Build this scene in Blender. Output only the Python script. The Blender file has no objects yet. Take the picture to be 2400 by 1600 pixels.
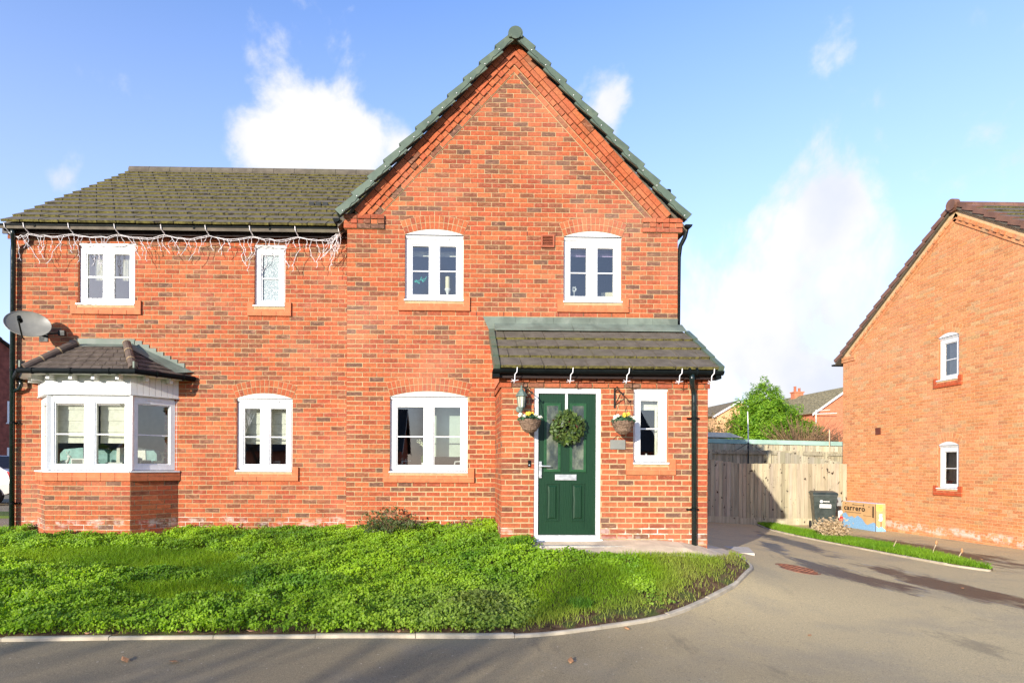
import bpy, math, random
import numpy as np
from mathutils import Vector, Matrix, noise
from mathutils.geometry import delaunay_2d_cdt

random.seed(7)
rng = np.random.default_rng(7)
R = math.radians
sc = bpy.context.scene
COL = sc.collection

# ------------------------------------------------------------------ camera
PSI, RHO, CAMH = 0.021, 0.005, 1.6
cd = bpy.data.cameras.new('camera')
cam = bpy.data.objects.new('camera', cd)
COL.objects.link(cam)
cam.matrix_world = (Matrix.Translation((0, 0, CAMH)) @ Matrix.Rotation(-PSI, 4, 'Z')
                    @ Matrix.Rotation(R(90), 4, 'X') @ Matrix.Rotation(RHO, 4, 'Z'))
cd.sensor_width = 36
cd.lens = 1400 / 2400 * 36
cd.shift_x = (1200 - 1085) / 2400
cd.shift_y = (1090 - 800) / 2400
cd.clip_end = 3000
sc.camera = cam

# ------------------------------------------------------------------ light, sky, exposure
AZ, EL = R(33.5), R(14.0)
SUNDIR = Vector((-math.sin(AZ) * math.cos(EL), -math.cos(AZ) * math.cos(EL), math.sin(EL)))
sd = bpy.data.lights.new('sun', 'SUN')
sd.energy = 3.45
sd.angle = R(0.5)
sd.color = (1.0, 0.93, 0.82)
so = bpy.data.objects.new('sun', sd)
COL.objects.link(so)
so.rotation_euler = (-SUNDIR).to_track_quat('-Z', 'Y').to_euler()
so.location = (-20, -30, 20)

world = bpy.data.worlds.new('World')
sc.world = world
world.use_nodes = True
wn, wl = world.node_tree.nodes, world.node_tree.links
wn.clear()


def W(t, **k):
    n = wn.new(t)
    for a, b in k.items():
        setattr(n, a, b)
    return n


def wmath(op, a, b=None, c=None, clamp=False):
    n = W('ShaderNodeMath', operation=op, use_clamp=clamp)
    for i, v in enumerate((a, b, c)):
        if v is None:
            continue
        if isinstance(v, (int, float)):
            n.inputs[i].default_value = v
        else:
            wl.new(v, n.inputs[i])
    return n.outputs[0]


sky = W('ShaderNodeTexSky', sky_type='NISHITA', sun_disc=False)
sky.sun_elevation = EL
sky.sun_rotation = R(180) + AZ
sky.altitude = 100
sky.air_density = 1.0
sky.dust_density = 0.3
sky.ozone_density = 3.0
tc = W('ShaderNodeTexCoord')
sep = W('ShaderNodeSeparateXYZ')
wl.new(tc.outputs['Generated'], sep.inputs[0])
SKYK = 0.15
skyk = W('ShaderNodeVectorMath', operation='SCALE')
wl.new(sky.outputs[0], skyk.inputs[0])
skyk.inputs['Scale'].default_value = SKYK
# clouds: noise on the view direction, thickened round a few cloud heads and towards the horizon
mp = W('ShaderNodeMapping')
wl.new(tc.outputs['Generated'], mp.inputs[0])
mp.inputs['Scale'].default_value = (1, 1, .8)
n1 = W('ShaderNodeTexNoise')
n1.inputs['Scale'].default_value = 7.0
n1.inputs['Detail'].default_value = 9
n1.inputs['Roughness'].default_value = 0.58
n1.inputs['Distortion'].default_value = 0.25
wl.new(mp.outputs[0], n1.inputs[0])
bias = None
CL = [((650, 350), .08, .46), ((555, 325), .05, .36), ((790, 375), .075, .42), ((690, 255), .045, .40), ((720, 300), .05, .3), ((860, 395), .05, .30), ((1390, 250), .045, .30), ((1430, 300), .04, .26), ((1460, 350), .035, .2),
      ((1930, 440), .06, .30), ((1860, 480), .05, .22), ((2030, 460), .06, .28), ((2090, 540), .06, .22), ((1930, 600), .10, .12), ((1700, 640), .06, .14), ((1730, 560), .05, .06),
      ((145, 435), .022, .30), ((940, 335), .02, .30), ((1800, 900), .19, .40), ((1950, 790), .13, .24), ((1700, 800), .09, .14)]
for (px, py), rad, amp in CL:
    d = Vector(((px - 1056) / 1400, 1.0, (1090 - py) / 1400)).normalized()
    dist = W('ShaderNodeVectorMath', operation='DISTANCE')
    wl.new(tc.outputs['Generated'], dist.inputs[0])
    dist.inputs[1].default_value = d
    q = wmath('DIVIDE', dist.outputs['Value'], rad)
    q = wmath('MULTIPLY', q, q)
    q = wmath('MULTIPLY', q, -1.0)
    q = wmath('EXPONENT', q)
    q = wmath('MULTIPLY', q, amp)
    bias = q if bias is None else wmath('ADD', bias, q)
low = wmath('MULTIPLY', wmath('SUBTRACT', 0.2, sep.outputs[2]), 0.9)
low = wmath('MAXIMUM', low, 0.0)
cl = wmath('ADD', wmath('ADD', wmath('MULTIPLY_ADD', n1.outputs[0], 2.2, -0.61), bias), low)
mask = W('ShaderNodeMapRange', interpolation_type='SMOOTHSTEP')
wl.new(cl, mask.inputs[0])
mask.inputs[1].default_value = 0.68
mask.inputs[2].default_value = 1.12
mixc = W('ShaderNodeMix', data_type='RGBA')
wl.new(mask.outputs[0], mixc.inputs['Factor'])
# sky graded a little bluer and brighter, as the photograph is
grade = W('ShaderNodeMix', data_type='RGBA', blend_type='MULTIPLY')
grade.inputs['Factor'].default_value = 1
wl.new(skyk.outputs[0], grade.inputs[6])
grade.inputs[7].default_value = (1.03, 1.0, 1.18, 1)
hz = W('ShaderNodeMapRange')
wl.new(sep.outputs[2], hz.inputs[0])
hz.inputs[1].default_value = 0.62
hz.inputs[2].default_value = 0.0
hazemix = W('ShaderNodeMix', data_type='RGBA')
wl.new(wmath('MULTIPLY', hz.outputs[0], 0.68), hazemix.inputs['Factor'])
wl.new(grade.outputs[2], hazemix.inputs[6])
hazemix.inputs[7].default_value = (0.37, 0.40, 0.50, 1)
wl.new(hazemix.outputs[2], mixc.inputs[6])
n2 = W('ShaderNodeTexNoise')
n2.inputs['Scale'].default_value = 4.2
n2.inputs['Detail'].default_value = 6
wl.new(mp.outputs[0], n2.inputs[0])
ccol = W('ShaderNodeMix', data_type='RGBA')
csh = W('ShaderNodeMapRange', interpolation_type='SMOOTHSTEP')
wl.new(n2.outputs[0], csh.inputs[0])
csh.inputs[1].default_value = 0.40
csh.inputs[2].default_value = 0.58
wl.new(csh.outputs[0], ccol.inputs['Factor'])
ccol.inputs[6].default_value = (0.35, 0.37, 0.42, 1)
ccol.inputs[7].default_value = (0.43, 0.43, 0.435, 1)
wl.new(ccol.outputs[2], mixc.inputs[7])
bg = W('ShaderNodeBackground')
wl.new(mixc.outputs[2], bg.inputs[0])
bg.inputs[1].default_value = 1.0
wo = W('ShaderNodeOutputWorld')
wl.new(bg.outputs[0], wo.inputs[0])

vs = sc.view_settings
vs.view_transform = 'Standard'
vs.look = 'None'
vs.exposure = 1.25
vs.gamma = 1
vs.use_curve_mapping = False
sc.render.engine = 'CYCLES'
try:
    sc.cycles.max_bounces = 7
    sc.cycles.transparent_max_bounces = 12
except Exception:
    pass

# ------------------------------------------------------------------ materials
MATS = {}


class NT:
    def __init__(s, name):
        s.m = bpy.data.materials.new(name)
        s.m.use_nodes = True
        s.n, s.l = s.m.node_tree.nodes, s.m.node_tree.links
        s.n.clear()
        s.out = s.n.new('ShaderNodeOutputMaterial')
        s.pos = s.n.new('ShaderNodeNewGeometry').outputs['Position']

    def set(s, sock, v):
        if v is None:
            return
        if hasattr(v, 'is_output'):
            s.l.new(v, sock)
        elif isinstance(v, (tuple, list)) and len(v) == 3 and sock.type == 'RGBA':
            sock.default_value = (*v, 1)
        else:
            sock.default_value = v

    def math(s, op, a, b=None, clamp=False):
        n = s.n.new('ShaderNodeMath')
        n.operation = op
        n.use_clamp = clamp
        s.set(n.inputs[0], a)
        if b is not None:
            s.set(n.inputs[1], b)
        return n.outputs[0]

    def noise(s, scale, detail=4, rough=.55, vec=None, dist=0, col=False):
        n = s.n.new('ShaderNodeTexNoise')
        n.inputs['Scale'].default_value = scale
        n.inputs['Detail'].default_value = detail
        n.inputs['Roughness'].default_value = rough
        n.inputs['Distortion'].default_value = dist
        s.l.new(vec or s.pos, n.inputs[0])
        return n.outputs[1 if col else 0]

    def vmap(s, scale=(1, 1, 1), loc=(0, 0, 0), rot=(0, 0, 0), vec=None):
        n = s.n.new('ShaderNodeMapping')
        n.inputs['Scale'].default_value = scale
        n.inputs['Location'].default_value = loc
        n.inputs['Rotation'].default_value = rot
        s.l.new(vec or s.pos, n.inputs[0])
        return n.outputs[0]

    def rng(s, v, a, b, c=0., d=1., smooth=True):
        n = s.n.new('ShaderNodeMapRange')
        if smooth:
            n.interpolation_type = 'SMOOTHSTEP'
        s.set(n.inputs[0], v)
        for i, x in enumerate((a, b, c, d)):
            n.inputs[i + 1].default_value = x
        return n.outputs[0]

    def mix(s, f, a, b, mode='MIX'):
        n = s.n.new('ShaderNodeMix')
        n.data_type = 'RGBA'
        n.blend_type = mode
        s.set(n.inputs[0], f)
        s.set(n.inputs[6], a)
        s.set(n.inputs[7], b)
        return n.outputs[2]

    def attr(s, name='tone'):
        n = s.n.new('ShaderNodeAttribute')
        n.attribute_name = name
        return n.outputs['Color']

    def objcol(s):
        return s.n.new('ShaderNodeObjectInfo').outputs['Color']

    def bump(s, h, strength=.3, dist=.01):
        n = s.n.new('ShaderNodeBump')
        n.inputs['Strength'].default_value = strength
        n.inputs['Distance'].default_value = dist
        s.l.new(h, n.inputs['Height'])
        return n.outputs[0]

    def sep(s, vec=None):
        n = s.n.new('ShaderNodeSeparateXYZ')
        s.l.new(vec or s.pos, n.inputs[0])
        return n.outputs

    def bsdf(s, col, rough=.6, spec=.3, metal=0, normal=None, **k):
        n = s.n.new('ShaderNodeBsdfPrincipled')
        s.set(n.inputs['Base Color'], col)
        s.set(n.inputs['Roughness'], rough)
        s.set(n.inputs['Specular IOR Level'], spec)
        s.set(n.inputs['Metallic'], metal)
        if normal is not None:
            s.l.new(normal, n.inputs['Normal'])
        for a, b in k.items():
            s.set(n.inputs[a.replace('_', ' ')], b)
        return n.outputs[0]

    def done(s, sh):
        s.l.new(sh, s.out.inputs[0])
        MATS[s.m.name] = s.m
        return s.m


def simple(name, col, rough=.5, spec=.4, metal=0, vary=.18, scale=9., bump=0, bscale=60., dirt=None):
    t = NT(name)
    c = t.mix(t.rng(t.noise(scale, 5), .3, .7), tuple(x * (1 - vary) for x in col), tuple(min(1, x * (1 + vary)) for x in col))
    if dirt:
        c = t.mix(t.math('MULTIPLY', t.rng(t.noise(4.5, 6, .65), .52, .75), .6), c, dirt)
    nrm = t.bump(t.noise(bscale, 5), bump, .004) if bump else None
    r = t.rng(t.noise(scale * 2, 3), .3, .7, max(0, rough - .08), min(1, rough + .08))
    return t.done(t.bsdf(c, r, spec, metal, nrm))


def brick_mat(name, src, white_lo, white_hi, wscale=1.0, wamt=.85):
    t = NT(name)
    base = t.attr() if src == 'attr' else t.objcol()
    f = t.rng(t.noise(26, 6, .7), .36, .7)
    c = t.mix(f, t.mix(1, base, (.72, .70, .70), 'MULTIPLY'), t.mix(1, base, (1.12, 1.1, 1.06), 'MULTIPLY'))
    blot = t.math('MULTIPLY', t.rng(t.noise(9, 5, .7), .58, .72), .35)
    c = t.mix(blot, c, t.mix(1, base, (.5, .55, .65), 'MULTIPLY'))
    streak = t.rng(t.noise(15, 4, .7, t.vmap((.7, .7, 2.2))), .5, .72)
    lum = t.n.new('ShaderNodeRGBToBW')
    t.set(lum.inputs[0], base)
    isdark = t.rng(lum.outputs[0], .17, .09)
    c = t.mix(t.math('MULTIPLY', t.math('MULTIPLY', streak, isdark), .75), c, (.40, .20, .12))
    fleck = t.math('MULTIPLY', t.rng(t.noise(70, 3, .6), .66, .74), .35)
    c = t.mix(fleck, c, (.50, .30, .20))
    # lime bloom (a pale stain on the lowest courses)
    z = t.sep()[2]
    zz = t.math('ADD', z, t.math('MULTIPLY', t.math('SUBTRACT', t.noise(1.3 * wscale, 3), .5), .25))
    band = t.math('MULTIPLY', t.rng(zz, white_lo - .05, white_lo + .03), t.rng(zz, white_hi + .05, white_hi - .03))
    bloom = t.math('MULTIPLY', band, t.math('MULTIPLY', t.rng(t.noise(5, 6, .7), .46, .6), wamt))
    c = t.mix(bloom, c, (.72, .66, .60))
    # faint broad weathering
    c = t.mix(t.math('MULTIPLY', t.rng(t.noise(.8, 4), .45, .7), .12), c, (.60, .38, .26))
    n = t.bump(t.noise(90, 6, .7), .45, .004)
    return t.done(t.bsdf(c, .85, .2, 0, n))


brick_mat('brick_joined', 'attr', .62, .70, 1, .38)
brick_mat('brick_single', 'obj', .46, .58, 1, .35)
brick_mat('pale_brick_joined', 'attr', .02, .18, 1, .6)
brick_mat('pale_brick_single', 'obj', .02, .18, 1, .6)


def mortar_mat(name, a, b, wl_, wh_):
    t = NT(name)
    c = t.mix(t.rng(t.noise(14, 5), .3, .7), a, b)
    z = t.sep()[2]
    zz = t.math('ADD', z, t.math('MULTIPLY', t.math('SUBTRACT', t.noise(1.3, 3), .5), .25))
    band = t.math('MULTIPLY', t.rng(zz, wl_ - .05, wl_ + .03), t.rng(zz, wh_ + .05, wh_ - .03))
    c = t.mix(t.math('MULTIPLY', t.math('MULTIPLY', band, .6), t.rng(t.noise(3.5, 6, .7), .46, .58)), c, (.74, .70, .64))
    return t.done(t.bsdf(c, .95, .1, 0, t.bump(t.noise(160, 4), .5, .003)))


mortar_mat('mortar', (.37, .265, .14), (.47, .34, .185), .58, .72)
mortar_mat('pale_mortar', (.50, .34, .17), (.60, .41, .22), .02, .2)
simple('sill_brick', (.50, .145, .058), .75, .25, vary=.15, scale=12, bump=.2)
simple('pale_sill_brick', (.44, .085, .03), .8, .2, vary=.2, scale=12, bump=.2)
simple('white_upvc', (.72, .72, .70), .3, .5, vary=.03)
simple('white_board', (.71, .70, .66), .45, .4, vary=.03)
simple('black_plastic', (.006, .008, .008), .5, .07, vary=.2)
simple('green_black_plastic', (.007, .014, .013), .22, .5, vary=.2)
simple('dark_soffit', (.022, .012, .010), .6, .3)
simple('verge_plastic', (.080, .108, .074), .45, .35, vary=.16, scale=3, dirt=(.14, .16, .10))
simple('brown_verge', (.17, .085, .055), .6, .3, vary=.2, scale=4)
simple('lead', (.135, .16, .125), .6, .3, vary=.25, scale=3.2, bump=.15, bscale=14, dirt=(.23, .25, .205))
simple('concrete', (.46, .42, .35), .9, .2, vary=.16, scale=7, bump=.35, bscale=70, dirt=(.30, .28, .22))
simple('path_concrete', (.62, .49, .33), .9, .2, vary=.14, scale=5, bump=.3, bscale=70, dirt=(.42, .36, .27))
simple('kerb_concrete', (.47, .40, .29), .9, .2, vary=.18, scale=6, bump=.4, bscale=80, dirt=(.30, .28, .21))
simple('dark_metal', (.016, .018, .016), .5, .2, vary=.2)
simple('chrome', (.60, .60, .58), .42, .5, metal=.7, vary=.06)
simple('grey_plaque', (.20, .20, .175), .4, .4, vary=.06)
simple('lantern_metal', (.12, .165, .135), .5, .4, vary=.25, scale=20)
simple('dish_metal', (.20, .19, .155), .38, .5, vary=.16, scale=4)
simple('white_cable', (.74, .70, .68), .5, .3, vary=.06)
simple('terracotta', (.36, .105, .05), .7, .3, vary=.14)
simple('dark_terracotta', (.13, .035, .02), .7, .3)
simple('candle_wax', (.78, .70, .48), .5, .4, vary=.05)
simple('white_paint', (.76, .74, .70), .6, .3, vary=.06)
simple('cream_fabric', (.80, .77, .66), .9, .1, vary=.08, scale=18, bump=.3)
simple('green_cream_fabric', (.50, .56, .46), .9, .1, vary=.05)
simple('teal_fabric', (.30, .46, .43), .9, .1, vary=.2, scale=8)
simple('lilac_fabric', (.60, .44, .66), .9, .1, vary=.08)
simple('grey_plastic', (.27, .28, .26), .5, .4, vary=.1)
simple('bin_plastic', (.030, .040, .034), .42, .4, vary=.3, scale=5)
simple('cardboard', (.56, .34, .155), .85, .15, vary=.1, scale=5, bump=.1)
simple('blue_print', (.22, .40, .60), .8, .2, vary=.3, scale=60)
simple('pale_blue_print', (.58, .66, .82), .8, .2, vary=.1)
simple('yellow_print', (.85, .72, .12), .7, .2, vary=.05)
simple('black_print', (.03, .02, .015), .7, .2)
simple('red_plastic', (.65, .02, .02), .35, .5)
simple('rusty_iron', (.24, .095, .05), .85, .2, vary=.4, scale=16, bump=.5, bscale=50, dirt=(.14, .10, .08))
simple('wicker', (.19, .125, .085), .85, .15, vary=.45, scale=45, bump=.4)
simple('dry_stem', (.50, .38, .25), .9, .1, vary=.3, scale=30)
simple('brown_twig', (.21, .125, .07), .9, .1, vary=.35, scale=20)
simple('bark', (.085, .06, .042), .95, .1, vary=.35, scale=10, bump=.6)
simple('silver_car_paint', (.50, .47, .42), .3, .5, vary=.03)
simple('tyre', (.02, .02, .02), .8, .2)
simple('far_roof_tile', (.23, .19, .105), .85, .2, vary=.4, scale=5)
simple('far_brown_tile', (.17, .135, .09), .85, .2, vary=.3, scale=5)
simple('far_brick', (.50, .17, .085), .9, .2, vary=.16, scale=5)
simple('far_buff_brick', (.56, .33, .16), .9, .2, vary=.14, scale=5)
simple('shaded_brick', (.22, .07, .05), .9, .2, vary=.25, scale=5)
simple('slate_roof', (.055, .055, .058), .7, .3, vary=.25, scale=5)
simple('green_felt', (.30, .43, .35), .9, .1, vary=.15, scale=2, dirt=(.40, .50, .42))
simple('room_grey', (.26, .26, .29), .9, .1, vary=.06)
simple('room_dark', (.055, .058, .062), .9, .1, vary=.1)
simple('room_cream', (.50, .48, .38), .9, .1, vary=.06)
simple('room_teal', (.62, .72, .72), .9, .1, vary=.06)
simple('leaf_brown', (.40, .20, .09), .8, .2, vary=.35, scale=30)
simple('silver_glitter', (.72, .72, .70), .3, .5, vary=.1)
simple('teal_print', (.06, .55, .42), .6, .3)

t = NT('roof_tile')
nz = t.n.new('ShaderNodeNewGeometry').outputs['Normal']
c = t.mix(t.rng(t.noise(7, 5), .3, .7), (.092, .076, .056), (.138, .115, .085))
c = t.mix(t.math('MULTIPLY', t.rng(t.noise(2.2, 4), .5, .7), .5), c, (.11, .098, .055))
c = t.mix(t.math('MULTIPLY', t.rng(t.noise(22, 3), .68, .74), .5), c, (.24, .23, .14))
t.done(t.bsdf(c, .85, .2, 0, t.bump(t.noise(60, 5), .4, .005)))
t = NT('mossy_tail')
c = t.mix(t.rng(t.noise(16, 5, .7), .36, .64), (.065, .056, .020), (.195, .170, .052))
c = t.mix(t.rng(t.noise(40, 3), .68, .74), c, (.28, .25, .09))
c = t.mix(t.rng(t.noise(5, 3), .6, .72), c, (.055, .046, .034))
t.done(t.bsdf(c, .95, .1, 0, t.bump(t.noise(90, 5, .7), .9, .012)))
t = NT('slate')
c = t.mix(t.rng(t.noise(9, 5), .3, .7), (.07, .053, .040), (.118, .092, .070))
c = t.mix(t.math('MULTIPLY', t.rng(t.noise(30, 3), .66, .74), .7), c, (.42, .36, .26))
t.done(t.bsdf(c, .8, .25, 0, t.bump(t.noise(60, 5), .35, .004)))
simple('hip_tile', (.105, .075, .055), .7, .3, vary=.2, scale=8)

t = NT('window_glass')
fr = t.n.new('ShaderNodeFresnel')
fr.inputs[0].default_value = 1.52
k = t.math('MULTIPLY', fr.outputs[0], 3.6, True)
gl = t.n.new('ShaderNodeBsdfGlossy')
gl.inputs['Roughness'].default_value = 0.0
gl.inputs['Color'].default_value = (.98, .92, .84, 1)
gl_n = t.bump(t.noise(1.1, 2), .012, .05)
t.l.new(gl_n, gl.inputs['Normal'])
tr = t.n.new('ShaderNodeBsdfTransparent')
tr.inputs[0].default_value = (.90, .95, .93, 1)
mx = t.n.new('ShaderNodeMixShader')
t.set(mx.inputs[0], k)
t.l.new(tr.outputs[0], mx.inputs[1])
t.l.new(gl.outputs[0], mx.inputs[2])
t.done(mx.outputs[0])
t = NT('frosted_glass')
c = t.mix(t.rng(t.noise(120, 3), .35, .65), (.13, .18, .19), (.24, .29, .295))
t.done(t.bsdf(c, .25, .6, 0, t.bump(t.noise(90, 4), .7, .01)))
t = NT('door_glass')
c = t.mix(t.rng(t.noise(7, 5, .6, t.vmap((1, 1, .5))), .35, .7), (.035, .045, .04), (.17, .19, .13))
t.done(t.bsdf(c, .22, .6, 0, t.bump(t.noise(60, 4), .4, .01)))
simple('lamp_glass', (.55, .53, .40), .15, .6, vary=.1, scale=12)

t = NT('green_door')
w = t.n.new('ShaderNodeTexWave')
w.wave_type = 'BANDS'
w.bands_direction = 'X'
w.inputs['Scale'].default_value = 15
w.inputs['Distortion'].default_value = 9
w.inputs['Detail'].default_value = 3
w.inputs['Detail Scale'].default_value = 1.2
t.l.new(t.vmap((1, 1, .22)), w.inputs[0])
c = t.mix(w.outputs['Fac'], (.005, .028, .011), (.008, .037, .015))
t.done(t.bsdf(c, .4, .3, 0, t.bump(w.outputs['Fac'], .16, .004)))
simple('green_moulding', (.018, .075, .026), .35, .4, vary=.1)

t = NT('asphalt')
x, y, z = t.sep()
c = t.mix(t.rng(t.noise(110, 5, .8), .3, .75), (.170, .142, .095), (.43, .36, .225))
# darker lane along the lawn, paler drive to the right
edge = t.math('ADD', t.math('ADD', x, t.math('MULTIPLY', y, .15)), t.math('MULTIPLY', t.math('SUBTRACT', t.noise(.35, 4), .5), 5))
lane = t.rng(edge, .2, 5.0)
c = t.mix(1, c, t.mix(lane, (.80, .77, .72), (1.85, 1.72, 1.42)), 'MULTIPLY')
c = t.mix(t.math('MULTIPLY', t.rng(t.noise(.9, 5, .6), .45, .7), .35), c, (.25, .22, .17))
c = t.mix(t.math('MULTIPLY', t.rng(t.noise(1.7, 6, .7, t.vmap((1, .35, 1))), .58, .72), .4), c, (.075, .07, .06))
# specks of grit
c = t.mix(t.math('MULTIPLY', t.rng(t.noise(55, 2, .5), .64, .70), .5), c, (.07, .062, .05))
c = t.mix(t.rng(t.noise(26, 2, .5), .72, .75), c, (.46, .40, .30))
# wet patches
wet = None
wob = t.noise(2.6, 6, .72, t.vmap((1.6, .5, 1)))
for (cx, cy, rx, ry, rot) in ((7.45, 12.9, .34, 2.3, .2), (5.95, 8.95, .40, 1.5, -.15), (6.85, 8.2, .42, 1.9, .05), (9.75, 12.2, .62, 3.0, .06), (6.3, 11.5, .25, 1.4, .4)):
    v = t.vmap((1 / rx, 1 / ry, 0), (0, 0, 0), (0, 0, 0), t.vmap((1, 1, 1), (0, 0, 0), (0, 0, rot), t.vmap((1, 1, 1), (-cx, -cy, 0))))
    ln = t.n.new('ShaderNodeVectorMath')
    ln.operation = 'LENGTH'
    t.l.new(v, ln.inputs[0])
    d = t.math('ADD', ln.outputs['Value'], t.math('MULTIPLY', t.math('SUBTRACT', wob, .5), 2.6))
    m = t.rng(d, 1.1, .55)
    wet = m if wet is None else t.math('MAXIMUM', wet, m)
salt = t.math('MULTIPLY', t.math('MULTIPLY', wet, t.math('SUBTRACT', 1.0, wet)), t.math('MULTIPLY', t.rng(t.noise(4, 6, .7, t.vmap((2.2, .5, 1))), .52, .62), 2.2))
c = t.mix(salt, c, (.62, .58, .5))
c = t.mix(t.math('MULTIPLY', wet, .86), c, (.022, .021, .020))
n = t.bump(t.noise(150, 6, .8), .8, .006)
t.done(t.bsdf(c, t.rng(wet, 0, 1, .88, .45), .25, 0, n))
t = NT('drive_asphalt')
c = t.mix(t.rng(t.noise(110, 5, .8), .3, .75), (.10, .088, .072), (.22, .19, .155))
c = t.mix(t.math('MULTIPLY', t.rng(t.noise(.9, 5, .6), .45, .7), .4), c, (.17, .14, .105))
t.done(t.bsdf(c, .88, .2, 0, t.bump(t.noise(150, 6, .8), .8, .006)))

t = NT('soil')
c = t.mix(t.rng(t.noise(9, 6, .7), .3, .7), (.07, .038, .022), (.20, .125, .07))
c = t.mix(t.rng(t.noise(3, 4), .5, .62), c, (.10, .115, .035))
t.done(t.bsdf(c, .95, .1, 0, t.bump(t.noise(30, 6, .75), 1, .03)))
t = NT('far_grass')
c = t.mix(t.rng(t.noise(.3, 5), .3, .7), (.05, .085, .02), (.10, .13, .03))
t.done(t.bsdf(c, .95, .1))


def leaf_mat(name, trans=.4, rough=.5, spec=.3):
    t = NT(name)
    col = t.attr()
    b = t.bsdf(col, rough, spec)
    tl = t.n.new('ShaderNodeBsdfTranslucent')
    t.l.new(t.mix(1, col, (1.5, 1.6, .7), 'MULTIPLY'), tl.inputs[0])
    mx = t.n.new('ShaderNodeMixShader')
    mx.inputs[0].default_value = trans
    t.l.new(b, mx.inputs[1])
    t.l.new(tl.outputs[0], mx.inputs[2])
    return t.done(mx.outputs[0])


leaf_mat('leaf', .42)
leaf_mat('grass_blade', .4, .6)
leaf_mat('petal', .3)
leaf_mat('wreath_leaf', .15, .45, .35)


def fence_mat(name):
    t = NT(name)
    o = t.objcol()
    g = t.noise(16, 6, .6, t.vmap((1, 1, .06)))
    c = t.mix(t.rng(g, .3, .7), t.mix(1, o, (.74, .72, .70), 'MULTIPLY'), t.mix(1, o, (1.1, 1.1, 1.08), 'MULTIPLY'))
    kn = t.rng(t.noise(9.5, 3, .5, t.vmap((1, 1, .8))), .645, .70)
    c = t.mix(kn, c, (.045, .03, .02))
    c = t.mix(t.math('MULTIPLY', t.rng(t.noise(2.3, 5), .5, .75), .4), c, (.24, .22, .16))
    return t.done(t.bsdf(c, .9, .15, 0, t.bump(g, .4, .006)))


fence_mat('fence_wood')
M = MATS


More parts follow.
